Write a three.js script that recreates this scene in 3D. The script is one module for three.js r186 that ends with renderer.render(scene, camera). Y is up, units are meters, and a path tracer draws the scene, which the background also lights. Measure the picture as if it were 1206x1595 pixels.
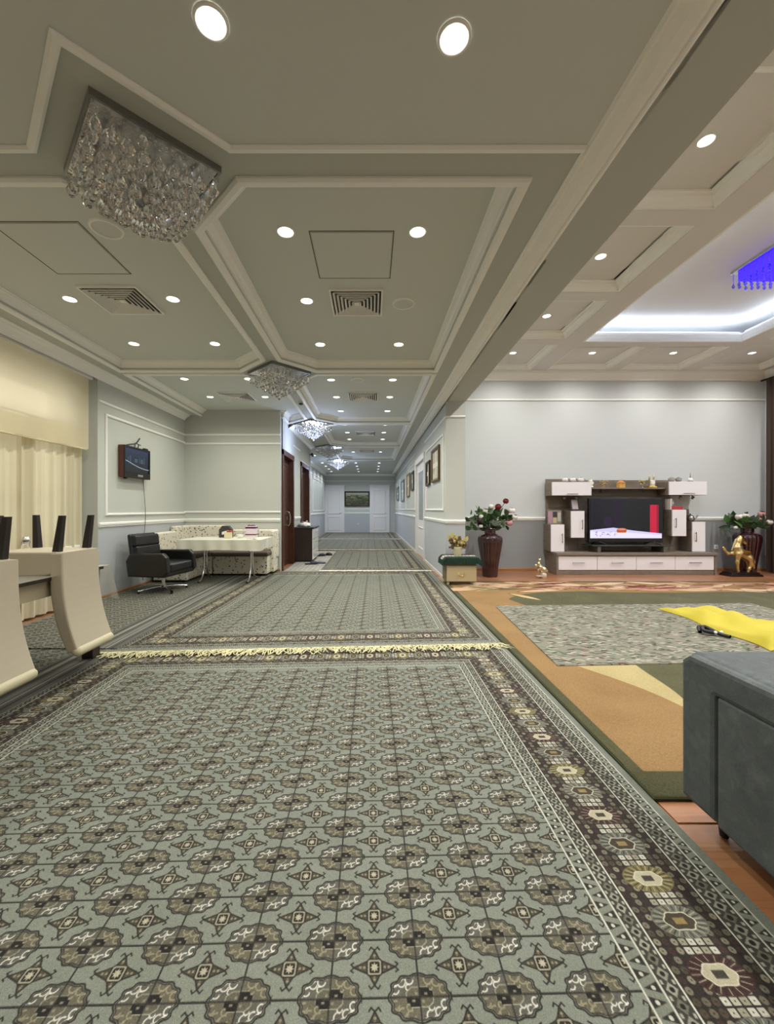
import * as THREE from 'three';
import { mergeGeometries, toCreasedNormals } from 'three/addons/utils/BufferGeometryUtils.js';
import { RoundedBoxGeometry } from 'three/addons/geometries/RoundedBoxGeometry.js';
import { MarchingCubes } from 'three/addons/objects/MarchingCubes.js';
import { RectAreaLightUniformsLib } from 'three/addons/lights/RectAreaLightUniformsLib.js';

// ------------------------------------------------------------------ camera, sky, exposure
RectAreaLightUniformsLib.init();
const scene = new THREE.Scene();
const EYE = 1.2, FOCAL = 640;
const camera = new THREE.PerspectiveCamera(2 * Math.atan(797.5 / FOCAL) * 180 / Math.PI, 1206 / 1595, 0.05, 80);
camera.position.set(0, EYE, 0);
camera.lookAt(0, EYE, -10);
camera.setViewOffset(1206, 1595, 25, 4.5, 1206, 1595);
scene.background = new THREE.Color(1.0, 0.97, 0.9).multiplyScalar(2.0);   // hazy daylight outside the curtained window
const renderer = new THREE.WebGLRenderer({ antialias: true });
renderer.toneMapping = THREE.LinearToneMapping;
renderer.toneMappingExposure = 0.78;
renderer.shadowMap.enabled = true;
const HALL_LAMP = 4.2, ROOM_LAMP = 15.5;      // candela of one downlight
const WARM = new THREE.Color(1.0, 0.98, 0.87), COOL = new THREE.Color(0.95, 0.97, 1.0), NEUTRAL = new THREE.Color(1.0, 0.97, 0.92), FAR = new THREE.Color(0.86, 0.91, 1.0);

// ------------------------------------------------------------------ helpers
let seed = 12345;
const rnd = () => { seed = (seed * 1664525 + 1013904223) % 4294967296; return seed / 4294967296; };
const rr = (a, b) => a + (b - a) * rnd();
const V = (x, y, z) => new THREE.Vector3(x, y, z);
const taken = {};
function numbered(n) { if (!(n in taken)) { taken[n] = 0; return n; } taken[n]++; return n + '_' + String(taken[n]).padStart(3, '0'); }
function flat(g) { return g.index ? g.toNonIndexed() : g; }
function join(list) {
  if (!Array.isArray(list)) return list;
  if (list.length === 1) return list[0];
  const gs = list.map((g) => { g = flat(g); for (const k of Object.keys(g.attributes)) if (!['position', 'normal', 'uv'].includes(k)) g.deleteAttribute(k);
    if (!g.attributes.uv) g.setAttribute('uv', new THREE.BufferAttribute(new Float32Array(g.attributes.position.count * 2), 2)); return g; });
  return mergeGeometries(gs);
}
function box(x0, x1, y0, y1, z0, z1) { const g = new THREE.BoxGeometry(Math.abs(x1 - x0), Math.abs(y1 - y0), Math.abs(z1 - z0)); g.translate((x0 + x1) / 2, (y0 + y1) / 2, (z0 + z1) / 2); return g; }
function rbox(x0, x1, y0, y1, z0, z1, r = 0.01, s = 2) {
  const w = Math.abs(x1 - x0), h = Math.abs(y1 - y0), d = Math.abs(z1 - z0);
  const g = new RoundedBoxGeometry(w, h, d, s, Math.min(r, w / 2.01, h / 2.01, d / 2.01)); g.translate((x0 + x1) / 2, (y0 + y1) / 2, (z0 + z1) / 2); return g;
}
function cyl(r0, r1, y0, y1, x, z, n = 20) { const g = new THREE.CylinderGeometry(r1, r0, y1 - y0, n); g.translate(x, (y0 + y1) / 2, z); return g; }   // r0 at the bottom
function tube(pts, r, n = 8, seg) { const c = new THREE.CatmullRomCurve3(pts.map((p) => V(...p)), false, 'centripetal'); return new THREE.TubeGeometry(c, seg || pts.length * 5, r, n, false); }
function bar(a, b, r, n = 8) { return new THREE.TubeGeometry(new THREE.LineCurve3(V(...a), V(...b)), 1, r, n, false); }
function lathe(pts, n = 28) { return new THREE.LatheGeometry(pts.map((p) => new THREE.Vector2(p[0], p[1])), n); }
function move(g, x = 0, y = 0, z = 0, ry = 0, rx = 0, rz = 0) { if (rx) g.rotateX(rx); if (rz) g.rotateZ(rz); if (ry) g.rotateY(ry); g.translate(x, y, z); return g; }
function metreUV(g, s = 1, swap = false) {     // box-mapped uv in metres
  g = flat(g); if (!g.attributes.normal) g.computeVertexNormals();
  const p = g.attributes.position, n = g.attributes.normal, uv = new Float32Array(p.count * 2);
  for (let i = 0; i < p.count; i++) {
    const ax = Math.abs(n.getX(i)), ay = Math.abs(n.getY(i)), az = Math.abs(n.getZ(i));
    let u, v;
    if (ay >= ax && ay >= az) { u = p.getX(i); v = p.getZ(i); } else if (ax >= az) { u = p.getZ(i); v = p.getY(i); } else { u = p.getX(i); v = p.getY(i); }
    uv[2 * i] = (swap ? v : u) * s; uv[2 * i + 1] = (swap ? u : v) * s;
  }
  g.setAttribute('uv', new THREE.BufferAttribute(uv, 2)); return g;
}
// moulding: profile [a, b] (a along dir x up, b along up) swept with mitres through 3-D points lying in one plane
function sweep(profile, pts, up = [0, 1, 0], closed = false) {
  const U = V(...up), P = pts.map((p) => V(...p)), N = P.length, segs = closed ? N : N - 1, dirs = [];
  for (let i = 0; i < segs; i++) dirs.push(P[(i + 1) % N].clone().sub(P[i]).normalize());
  const nor = dirs.map((d) => new THREE.Vector3().crossVectors(d, U).normalize());
  const off = P.map((_, i) => {
    const a = closed ? nor[(i + segs - 1) % segs] : nor[Math.max(0, i - 1)], b = nor[Math.min(i, segs - 1)];
    const m = a.clone().add(b); return m.multiplyScalar(1 / Math.max(0.2, 1 + a.dot(b)));
  });
  const pos = [];
  const at = (i, k) => P[i].clone().addScaledVector(off[i], profile[k][0]).addScaledVector(U, profile[k][1]);
  for (let s = 0; s < segs; s++) { const i = s, j = (s + 1) % N;
    for (let k = 0; k < profile.length - 1; k++) { const a = at(i, k), b = at(j, k), c = at(j, k + 1), d = at(i, k + 1);
      for (const q of [a, c, b, a, d, c]) pos.push(q.x, q.y, q.z); } }
  if (!closed) for (const e of [0, N - 1]) for (let k = 1; k < profile.length - 1; k++) { const a = at(e, 0), b = at(e, k), c = at(e, k + 1); for (const q of (e ? [a, c, b] : [a, b, c])) pos.push(q.x, q.y, q.z); }
  const g = new THREE.BufferGeometry(); g.setAttribute('position', new THREE.BufferAttribute(new Float32Array(pos), 3)); g.computeVertexNormals();
  g.setAttribute('uv', new THREE.BufferAttribute(new Float32Array(pos.length / 3 * 2), 2)); return g;
}
function mesh(name, geo, mat, parent) { const m = new THREE.Mesh(join(geo), mat); m.name = parent ? name : numbered(name); (parent || scene).add(m); return m; }
function thing(name, label, category, at = [0, 0, 0], turn = 0, group) { const o = new THREE.Group(); o.name = numbered(name); scene.add(o); o.position.set(...at); o.rotation.y = turn; o.userData = { label, category }; if (group) o.userData.group = group; return o; }
function tag(o, label, category, group) { o.userData.label = label; o.userData.category = category; if (group) o.userData.group = group; return o; }
function struct(name, geo, mat) { const m = mesh(name, geo, mat); m.userData.kind = 'structure'; return m; }
function structGroup(name) { const o = new THREE.Group(); o.name = numbered(name); scene.add(o); o.userData.kind = 'structure'; return o; }
function dup(o, label, at, turn) { const c = o.clone(); c.name = numbered(o.name.replace(/_\d{3}$/, '')); c.userData = { ...o.userData, label }; scene.add(c); if (at) c.position.set(...at); if (turn !== undefined) c.rotation.y = turn; return c; }
function M(hex, rough = 0.6, o = {}) { return new THREE.MeshPhysicalMaterial({ color: hex, roughness: rough, ...o }); }
function canvasTex(w, h, draw, { srgb = true, repeat } = {}) {
  const c = document.createElement('canvas'); c.width = w; c.height = h; const ctx = c.getContext('2d'); draw(ctx, w, h);
  const t = new THREE.CanvasTexture(c); if (srgb) t.colorSpace = THREE.SRGBColorSpace; t.wrapS = t.wrapT = THREE.RepeatWrapping; if (repeat) t.repeat.set(...repeat); t.magFilter = THREE.LinearFilter; return t;
}
function speckle(ctx, w, h, amount, coarse = 0) {
  const im = ctx.getImageData(0, 0, w, h), d = im.data; const cell = 48, gw = Math.ceil(w / cell) + 2, gh = Math.ceil(h / cell) + 2, grid = Array.from({ length: gw * gh }, () => rnd() - 0.5);
  for (let y = 0; y < h; y++) for (let x = 0; x < w; x++) {
    const i = 4 * (y * w + x); let n = (rnd() - 0.5) * amount;
    if (coarse) { const fx = x / cell, fy = y / cell, ix = fx | 0, iy = fy | 0, tx = fx - ix, ty = fy - iy; const q = iy * gw + ix; n += coarse * ((grid[q] * (1 - tx) + grid[q + 1] * tx) * (1 - ty) + (grid[q + gw] * (1 - tx) + grid[q + gw + 1] * tx) * ty); }
    d[i] += n; d[i + 1] += n; d[i + 2] += n;
  }
  ctx.putImageData(im, 0, 0);
}
function woodTex(w, h, base, dark, streaks, opt = {}) {    // grain along u
  return canvasTex(w, h, (c) => {
    c.fillStyle = base; c.fillRect(0, 0, w, h);
    for (let i = 0; i < streaks; i++) { const y = rnd() * h, l = rr(0.15, 0.8) * w, x = rnd() * w - l * 0.3; c.globalAlpha = rr(0.05, 0.3); c.strokeStyle = rnd() < 0.7 ? dark : '#ffffff'; if (c.strokeStyle === '#ffffff') c.globalAlpha *= 0.3; c.lineWidth = rr(0.6, 3); c.beginPath(); c.moveTo(x, y); c.bezierCurveTo(x + l * 0.3, y + rr(-5, 5), x + l * 0.6, y + rr(-5, 5), x + l, y + rr(-3, 3)); c.stroke(); }
    c.globalAlpha = 1; speckle(c, w, h, 10, 12);
  }, opt);
}
const noiseTex = canvasTex(256, 256, (c, w, h) => { c.fillStyle = '#808080'; c.fillRect(0, 0, w, h); speckle(c, w, h, 120, 60); }, { srgb: false });
const pileTex = noiseTex.clone(); pileTex.repeat.set(14, 18); pileTex.needsUpdate = true;

// ------------------------------------------------------------------ materials
const paintUp = M(new THREE.Color(0.51, 0.525, 0.485), 0.75), paintLow = M(new THREE.Color(0.42, 0.44, 0.455), 0.75), roomUp = M(new THREE.Color(0.59, 0.62, 0.62), 0.75), roomLow = M(new THREE.Color(0.27, 0.285, 0.285), 0.75);
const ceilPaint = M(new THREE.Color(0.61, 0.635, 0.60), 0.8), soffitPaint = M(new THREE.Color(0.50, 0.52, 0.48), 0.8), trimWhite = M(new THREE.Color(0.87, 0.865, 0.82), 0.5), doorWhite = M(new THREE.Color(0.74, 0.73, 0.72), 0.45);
const chrome = M(0xd8d8d8, 0.18, { metalness: 1 }), steelDull = M(0x9a9a98, 0.35, { metalness: 1 }), black = M(0x0a0a0a, 0.5), whitePlastic = M(0xe8e6e0, 0.4), gold = M(0xc9a24a, 0.28, { metalness: 0.9 }), silverGold = M(0xd8cfae, 0.25, { metalness: 0.85 });
const laminateTex = woodTex(1024, 512, '#9c7050', '#664430', 260), laminate = M(0xffffff, 0.32, { map: laminateTex });
const oakTex = woodTex(1024, 512, '#7c7064', '#3e352d', 420), oak = M(0xffffff, 0.5, { map: oakTex });
const doorTex = woodTex(512, 512, '#4a2a1c', '#1f0f08', 220), darkDoor = M(0xffffff, 0.4, { map: doorTex });
const wengeTex = woodTex(512, 512, '#2c1d16', '#0c0604', 260), wenge = M(0xffffff, 0.45, { map: wengeTex });
const glossWhite = M(0xe9e6e8, 0.18, { clearcoat: 0.5 });
// ------------------------------------------------------------------ the shell: floor, walls, ceilings
// Z below is the distance from the camera plane; world z = -Z
const SOFFIT = 2.98, TRAY = 3.08, WL = -3.54, WR = 1.24, BEAM = 1.56, BENCH = 7.8, CORR = -1.72, CORR_END = 11.7, ALC = -2.33, END = 20.75, TVW = 7.95, ROOMR = 7.63, BACK = -3.0, ROOM_TOP = 3.94, RIB = 3.84;
struct('floor', metreUV(box(-4, 8, -0.15, 0, -END - 0.3, -BACK + 0.2), 0.5), laminate);
const floorObj = scene.children[scene.children.length - 1];
{ // laminate planks where the photograph shows bare floor
  const geos = [0, 1, 2, 3].map((k) => { const g = metreUV(rbox(0, 1.281, 0, 0.006, 0, 0.1942, 0.0015, 1), 0.78); const uv = g.attributes.uv; for (let i = 0; i < uv.count; i++) uv.setXY(i, uv.getX(i) + k * 0.23, uv.getY(i) * 1.3 + k * 0.31); return g; });
  const tints = [0xffffff, 0xf4e8de, 0xe8dcd2, 0xfff6ee].map((c) => M(c, 0.3, { map: laminateTex }));
  const lay = (x0, n, Z0, rows) => { for (let r = 0; r < rows; r++) for (let i = 0; i < n; i++) { const k = (r * 7 + i * 3) % 4; const m = mesh('plank', geos[k], tints[(r * 5 + i) % 4], floorObj); m.position.set(x0 + i * 1.283 - (r % 3) * 0.43, 0, -(Z0 + (r + 1) * 0.195)); } };
  lay(1.75, 5, 6.38, 8); lay(1.6, 2, 0.2, 8);
}
// left wall with the curtained window niche
struct('wall_left', [box(WL - 0.3, WL, 0, 3.3, -BENCH, -5.32), box(WL - 0.3, WL, 0, 3.3, -0.35, -BACK),
  box(WL - 0.4, WL - 0.25, 0, 0.75, -5.32, -0.35), box(WL - 0.4, WL - 0.25, 2.65, 3.3, -5.32, -0.35), box(WL - 0.4, WL - 0.25, 0.75, 2.65, -0.9, -0.35), box(WL - 0.4, WL - 0.25, 0.75, 2.65, -5.32, -5.0), box(WL - 0.25, WL, 2.9, 3.3, -5.32, -0.35)], paintUp);
const wallLeft = scene.children[scene.children.length - 1];
mesh('dado_paint', box(WL, WL + 0.004, 0, 0.98, -BENCH, -5.325), paintLow, wallLeft);
struct('wall_bench', box(WL - 0.3, CORR, 0, 3.3, -BENCH - 0.2, -BENCH), paintUp);
const wallBench = scene.children[scene.children.length - 1];
const EDGE = [[CORR - 0.3, BENCH + 0.2, 7.9], [CORR - 0.3, 9.06, 10.0], [CORR - 0.3, 11.32, CORR_END]];
struct('wall_corridor_left', [...EDGE.map(([x, a, b]) => box(x, CORR, 0, 3.3, -b, -a)), box(CORR - 0.3, CORR, 2.36, 3.3, -9.06, -7.9), box(CORR - 0.3, CORR, 2.36, 3.3, -11.32, -10.0),
  box(CORR - 0.5, CORR - 0.3, 0, 3.3, -CORR_END + 0.21, -BENCH - 0.21)], paintUp);
const wallCorr = scene.children[scene.children.length - 1];
const wallAlcove = struct('wall_alcove', box(ALC - 0.2, ALC, 0, 3.3, -END, -CORR_END), paintUp);
struct('wall_return', box(ALC - 0.2, CORR - 0.301, 0, 3.3, -CORR_END, -CORR_END + 0.2), paintUp);
mesh('dado_paint', box(CORR, CORR + 0.004, 0, 0.98, -9.95, -9.12), paintLow, wallCorr); mesh('dado_paint', box(ALC, ALC + 0.004, 0, 0.98, -END, -CORR_END), paintLow, wallAlcove);
struct('wall_end', box(ALC - 0.2, BEAM, 0, 3.3, -END - 0.2, -END), paintUp);
const wallEnd = scene.children[scene.children.length - 1];
mesh('dado_paint', box(-1.35, -0.05, 0, 0.98, -END, -END + 0.004), paintLow, wallEnd);
struct('wall_right', [box(WR, BEAM, 0, 3.3, -9.45, -6.8), box(WR, BEAM, 0, 3.3, -END, -11.2), box(WR, BEAM, 2.5, 3.3, -11.2, -9.45)], paintUp);
const wallRight = scene.children[scene.children.length - 1];
mesh('dado_paint', [box(WR - 0.004, WR, 0, 0.98, -9.4, -6.804), box(WR - 0.004, WR, 0, 0.98, -END, -11.25), box(WR - 0.004, BEAM, 0, 0.98, -6.8, -6.796)], paintLow, wallRight);
struct('wall_living_back', box(BEAM, ROOMR + 0.2, 0, 4.4, -TVW - 0.2, -TVW), roomUp);
const wallTV = scene.children[scene.children.length - 1];
mesh('dado_paint', box(BEAM, ROOMR, 0, 0.99, -TVW, -TVW + 0.004), roomLow, wallTV);
struct('wall_living_right', box(ROOMR, ROOMR + 0.2, 0, 4.4, -TVW, -BACK), roomUp);
struct('wall_behind', box(WL - 0.4, ROOMR + 0.2, 0, 4.4, -BACK, -BACK + 0.2), paintUp);
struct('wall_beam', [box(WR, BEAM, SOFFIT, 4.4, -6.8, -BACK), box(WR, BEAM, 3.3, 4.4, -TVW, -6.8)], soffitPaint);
struct('roof_slab', [box(WL - 0.4, BEAM, 3.3, 3.4, -END - 0.2, -BACK + 0.2), box(BEAM, ROOMR + 0.2, 4.3, 4.4, -TVW, -BACK + 0.2)], ceilPaint).name = 'ceiling_slab';

// hall ceiling: a soffit with octagonal trays cut through it
const trays = [], VENTS = [[-0.357, 0.10, 3.5, 3.96], [-2.48, -1.98, 3.45, 3.93], [-0.37, 0.11, 6.6, 7.1], [-2.48, -1.98, 6.6, 7.1], [-0.37, 0.11, 9.9, 10.4], [-0.37, 0.11, 13.0, 13.5]];
const PITCH = 3.18;
for (let r = 0; r < 4; r++) {
  const a = 2.25 + r * PITCH, b = 5.25 + r * PITCH, c = 0.37;
  trays.push([[-1.07 + c, a], [0.81, a], [0.81, b], [-1.07 + c, b], [-1.07, b - c], [-1.07, a + c]]);
  if (r === 0) trays.push([[-3.2, a], [-1.31 - c, a], [-1.31, a + c], [-1.31, b - c], [-1.31 - c, b], [-3.2, b]]);
  if (r === 1) trays.push([[-3.2, a], [-1.31 - c, a], [-1.31, a + c], [-1.31, b - c], [-1.31 - c, b], [-1.31 - c, BENCH + 0.09], [-3.2, BENCH + 0.09]]);
}
{
  const s = new THREE.Shape(); const X0 = WL - 0.25, X1 = WR + 0.02;
  s.moveTo(X0, -BACK); s.lineTo(X1, -BACK); s.lineTo(X1, -END); s.lineTo(ALC - 0.1, -END); s.lineTo(ALC - 0.1, -CORR_END); s.lineTo(CORR - 0.1, -CORR_END); s.lineTo(CORR - 0.1, -BENCH - 0.12); s.lineTo(X0, -BENCH - 0.12); s.closePath();
  for (const t of trays) { const h = new THREE.Path(); t.forEach(([x, z], i) => (i ? h.lineTo(x, -z) : h.moveTo(x, -z))); h.closePath(); s.holes.push(h); }
  const g = new THREE.ExtrudeGeometry(s, { depth: 0.1, bevelEnabled: false }); g.rotateX(Math.PI / 2); g.scale(1, 1, 1); // shape y -> z
  g.translate(0, TRAY, 0);
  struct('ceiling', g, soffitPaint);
  const t = new THREE.Shape(); t.moveTo(WL - 0.25, -BACK); t.lineTo(WR, -BACK); t.lineTo(WR, -END); t.lineTo(WL - 0.25, -END); t.closePath();
  for (const [x0, x1, a, b] of VENTS) { const h = new THREE.Path(); h.moveTo(x0, -a); h.lineTo(x1, -a); h.lineTo(x1, -b); h.lineTo(x0, -b); h.closePath(); t.holes.push(h); }   // openings for the air vents
  const tg = new THREE.ExtrudeGeometry(t, { depth: 0.05, bevelEnabled: false }); tg.rotateX(Math.PI / 2); tg.translate(0, TRAY + 0.05, 0);
  struct('ceiling_tray', tg, ceilPaint);
}
const ceilObj = scene.children[scene.children.length - 2], trayObj = scene.children[scene.children.length - 1];
// flush painted panel over the near part of the hall with its diamond notch
{
  const s = new THREE.Shape(); const zz = 2.035;
  s.moveTo(WL + 0.15, -BACK); s.lineTo(1.05, -BACK); s.lineTo(1.05, -zz); s.lineTo(-0.70, -zz); s.lineTo(-1.18, -(zz - 0.47)); s.lineTo(-1.655, -zz); s.lineTo(WL + 0.15, -zz); s.closePath();
  const g = new THREE.ExtrudeGeometry(s, { depth: 0.012, bevelEnabled: false }); g.rotateX(Math.PI / 2); g.translate(0, SOFFIT + 0.002, 0);
  mesh('ceiling_panel', g, ceilPaint, ceilObj);
  mesh('panel_moulding', sweep([[0, 0], [0, -0.018], [0.012, -0.026], [0.03, -0.026], [0.042, -0.016], [0.042, 0]], [[WL + 0.15, SOFFIT, -zz], [-1.655, SOFFIT, -zz], [-1.18, SOFFIT, -(zz - 0.47)], [-0.70, SOFFIT, -zz], [1.05, SOFFIT, -zz]], [0, 1, 0]), trimWhite, ceilObj);
}
// tray mouldings: a flat lip below, a stepped cornice inside
trays.forEach((t) => {
  const area = t.reduce((s, p, i) => { const q = t[(i + 1) % t.length]; return s + p[0] * q[1] - q[0] * p[1]; }, 0);
  const path = (area < 0 ? t : t.slice().reverse()).map(([x, z]) => [x, SOFFIT, -z]);
  mesh('tray_lip', sweep([[0.004, 0.0], [0.004, -0.014], [-0.012, -0.024], [-0.042, -0.024], [-0.055, -0.012], [-0.055, 0]], path, [0, 1, 0], true), trimWhite, trayObj);
  mesh('tray_cornice', sweep([[0, 0.022], [0.012, 0.022], [0.012, 0.034], [0.02, 0.04], [0.026, 0.06], [0.042, 0.076], [0.066, 0.083], [0.066, 0.09], [0.082, 0.093], [0.082, 0.1]], path, [0, 1, 0], true), trimWhite, trayObj);
});
// wide moulding below the beam and along the corridor's right wall
struct('trim_1', sweep([[0, 0], [0, -0.03], [0.012, -0.036], [0.022, -0.036], [0.028, -0.028], [0.036, -0.034], [0.05, -0.036], [0.09, -0.03], [0.115, -0.018], [0.13, -0.014], [0.136, -0.02], [0.15, -0.02], [0.156, -0.01], [0.17, -0.008], [0.17, 0]], [[1.215, SOFFIT, -END], [1.215, SOFFIT, -BACK]], [0, 1, 0]), trimWhite);
// crown along the left walls
const crown = [[0, -0.1], [0.018, -0.1], [0.022, -0.085], [0.03, -0.07], [0.055, -0.045], [0.09, -0.028], [0.095, -0.016], [0.13, -0.012], [0.13, 0]];
struct('trim_2', sweep(crown, [[WL, SOFFIT, -BACK], [WL, SOFFIT, -BENCH]], [0, 1, 0]), trimWhite);
struct('trim_3', sweep(crown, [[CORR, SOFFIT, -8.55], [CORR, SOFFIT, -CORR_END], [ALC, SOFFIT, -CORR_END], [ALC, SOFFIT, -END], [WR, SOFFIT, -END]], [0, 1, 0]), trimWhite);
// living room: coffered ceiling with a lit cove
const COVE = { x0: 3.34, x1: 5.87, Z0: -2.2, Z1: 6.5 };
{
  const s = new THREE.Shape(); s.moveTo(BEAM, -BACK); s.lineTo(ROOMR, -BACK); s.lineTo(ROOMR, -TVW); s.lineTo(BEAM, -TVW); s.closePath();
  const hole = (x0, x1, a, b) => { const h = new THREE.Path(); h.moveTo(x0, -a); h.lineTo(x1, -a); h.lineTo(x1, -b); h.lineTo(x0, -b); h.closePath(); s.holes.push(h); return [x0, x1, a, b]; };
  const coffers = [];
  const ribs = [-1.8, -0.42, 0.96, 2.35, 3.73, 5.11, 6.5];
  for (let i = 0; i < ribs.length; i++) { const a = ribs[i] + 0.1, b = i < ribs.length - 1 ? ribs[i + 1] - 0.1 : TVW - 0.12; coffers.push(hole(1.9, 3.03, a, b)); coffers.push(hole(6.18, 7.4, a, b)); }
  for (const [x0, x1] of [[3.34, 4.5], [4.71, 5.87]]) coffers.push(hole(x0, x1, 6.68, TVW - 0.12));
  hole(COVE.x0, COVE.x1, COVE.Z0, COVE.Z1);
  const g = new THREE.ExtrudeGeometry(s, { depth: 0.1, bevelEnabled: false }); g.rotateX(Math.PI / 2); g.translate(0, ROOM_TOP, 0);
  const c = struct('ceiling_coffers', g, M(new THREE.Color(0.68, 0.66, 0.62), 0.8));
  // plates over the coffers, the cove's upright fascia and the recessed field above it
  const X0 = COVE.x0, X1 = COVE.x1, a = COVE.Z0, b = COVE.Z1;
  const plate = new THREE.Shape(); plate.moveTo(BEAM, -BACK); plate.lineTo(ROOMR, -BACK); plate.lineTo(ROOMR, -TVW); plate.lineTo(BEAM, -TVW); plate.closePath();
  const h2 = new THREE.Path(); h2.moveTo(X0, -a); h2.lineTo(X1, -a); h2.lineTo(X1, -b); h2.lineTo(X0, -b); h2.closePath(); plate.holes.push(h2);
  const pg = new THREE.ExtrudeGeometry(plate, { depth: 0.02, bevelEnabled: false }); pg.rotateX(Math.PI / 2); pg.translate(0, ROOM_TOP + 0.02, 0);
  mesh('coffer_plate', pg, M(new THREE.Color(0.70, 0.68, 0.64), 0.8), c);
  for (const [x0, x1, za, zb] of coffers) mesh('coffer_cornice', sweep([[0, 0.005], [0.018, 0.005], [0.022, 0.02], [0.045, 0.045], [0.085, 0.062], [0.09, 0.08], [0.115, 0.084], [0.115, 0.1]], [[x0, RIB, -za], [x0, RIB, -zb], [x1, RIB, -zb], [x1, RIB, -za]], [0, 1, 0], true), trimWhite, c);
  // fascia: a shallow upstand round the opening, stepped
  mesh('cove_fascia', sweep([[0, 0], [0.03, 0.0], [0.03, 0.05], [0.012, 0.06], [0.012, 0.12], [-0.02, 0.14], [-0.02, 0.16], [-0.1, 0.16], [-0.1, 0.0]], [[X0, RIB, -a], [X0, RIB, -b], [X1, RIB, -b], [X1, RIB, -a]], [0, 1, 0], true), trimWhite, c);
  const field = mesh('cove_field', [box(X0 - 0.42, X1 + 0.42, 4.2, 4.24, -b - 0.42, -a + 0.42), box(X0 - 0.45, X0 - 0.42, ROOM_TOP, 4.24, -b - 0.42, -a + 0.42), box(X1 + 0.42, X1 + 0.45, ROOM_TOP, 4.24, -b - 0.42, -a + 0.42), box(X0 - 0.42, X1 + 0.42, ROOM_TOP, 4.24, -b - 0.45, -b - 0.42), box(X0 - 0.42, X1 + 0.42, ROOM_TOP, 4.24, -a + 0.42, -a + 0.45)], M(new THREE.Color(0.80, 0.80, 0.79), 0.8), c);
}
struct('trim_4', sweep([[0, -0.16], [0.03, -0.16], [0.035, -0.13], [0.05, -0.11], [0.09, -0.06], [0.1, -0.04], [0.125, -0.035], [0.125, 0]], [[BEAM, RIB, -TVW], [ROOMR, RIB, -TVW], [ROOMR, RIB, -BACK]], [0, 1, 0]), trimWhite);
// rails, panel frames and baseboards
const railP = [[0, -0.032], [0.012, -0.032], [0.018, -0.022], [0.018, -0.008], [0.028, -0.002], [0.03, 0.02], [0.02, 0.03], [0, 0.032]], thinP = [[0, -0.017], [0.012, -0.017], [0.02, -0.006], [0.02, 0.008], [0.01, 0.017], [0, 0.017]];
function rail(parent, pts, y, prof) { return mesh('rail', sweep(prof, pts.map(([x, Z]) => [x, y, -Z])), trimWhite, parent); }
function frameOn(parent, plane, a0, a1, y0, y1) {   // plane: function (a, y) -> point, with its outward normal
  const pr = [[0, 0], [0, 0.014], [0.01, 0.02], [0.024, 0.02], [0.034, 0.012], [0.034, 0]];
  const pts = [[a0, y0], [a1, y0], [a1, y1], [a0, y1]].map(([a, y]) => plane.at(a, y));
  return mesh('panel_moulding', sweep(pr, pts, plane.n, true), trimWhite, parent);
}
const onX = (x, s) => ({ n: [s, 0, 0], at: (a, y) => [x, y, -a] }), onZ = (Z) => ({ n: [0, 0, 1], at: (a, y) => [a, y, -Z] });
for (const [y, p] of [[0.99, railP], [2.61, thinP]]) {
  rail(wallLeft, [[WL, 5.33], [WL, BENCH]], y, p); rail(wallBench, [[WL, BENCH], [CORR, BENCH]], y, p);
  rail(wallCorr, [[CORR, 9.12], [CORR, 9.94]], y, p); rail(wallAlcove, [[ALC, CORR_END], [ALC, END]], y, p);
}
rail(wallBench, [[WL, BENCH], [CORR, BENCH]], 2.44, thinP); rail(wallBench, [[WL, BENCH], [CORR, BENCH]], 1.145, thinP);
frameOn(wallLeft, onX(WL, 1), 5.5, 8.1, 1.145, 2.44);
frameOn(wallAlcove, onX(ALC, 1), 16.5, 20.2, 1.145, 2.44);
rail(wallEnd, [[-1.35, END], [-0.05, END]], 0.99, railP); rail(wallEnd, [[-1.35, END], [-0.05, END]], 1.2, thinP); rail(wallEnd, [[ALC, END], [WR, END]], 2.62, thinP);
for (const [y, p] of [[0.99, railP], [2.73, thinP]]) {
  rail(wallRight, [[WR, 9.4], [WR, 6.8], [BEAM, 6.8]], y, p); rail(wallRight, [[WR, END], [WR, 11.26]], y, p);
}
for (const [a, b] of [[6.98, 9.2], [11.45, 14.4], [14.75, 17.2], [17.6, 20.3]]) frameOn(wallRight, onX(WR, -1), a, b, 1.17, 2.49);
rail(wallTV, [[BEAM, TVW], [ROOMR, TVW]], 1.014, railP); rail(wallTV, [[BEAM, TVW], [ROOMR, TVW]], 3.31, thinP);
const baseW = M(new THREE.Color(0.62, 0.60, 0.54), 0.5), baseWood = M(0x9a6a3c, 0.45), baseP = [[0, 0], [0.014, 0], [0.014, 0.05], [0.006, 0.062], [0, 0.062]];
struct('baseboard_left', sweep(baseP, [[WL, 0, -5.34], [WL, 0, -BENCH], [CORR, 0, -BENCH]]), baseWood);
struct('baseboard_right', sweep(baseP, [[WR, 0, -9.4], [WR, 0, -6.8], [BEAM, 0, -6.8]]), baseW);
struct('baseboard_corridor', sweep(baseP, [[WR, 0, -END], [WR, 0, -11.26]]), baseW);
struct('baseboard_television', sweep(baseP, [[BEAM, 0, -TVW], [ROOMR, 0, -TVW]]), baseWood);

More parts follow.
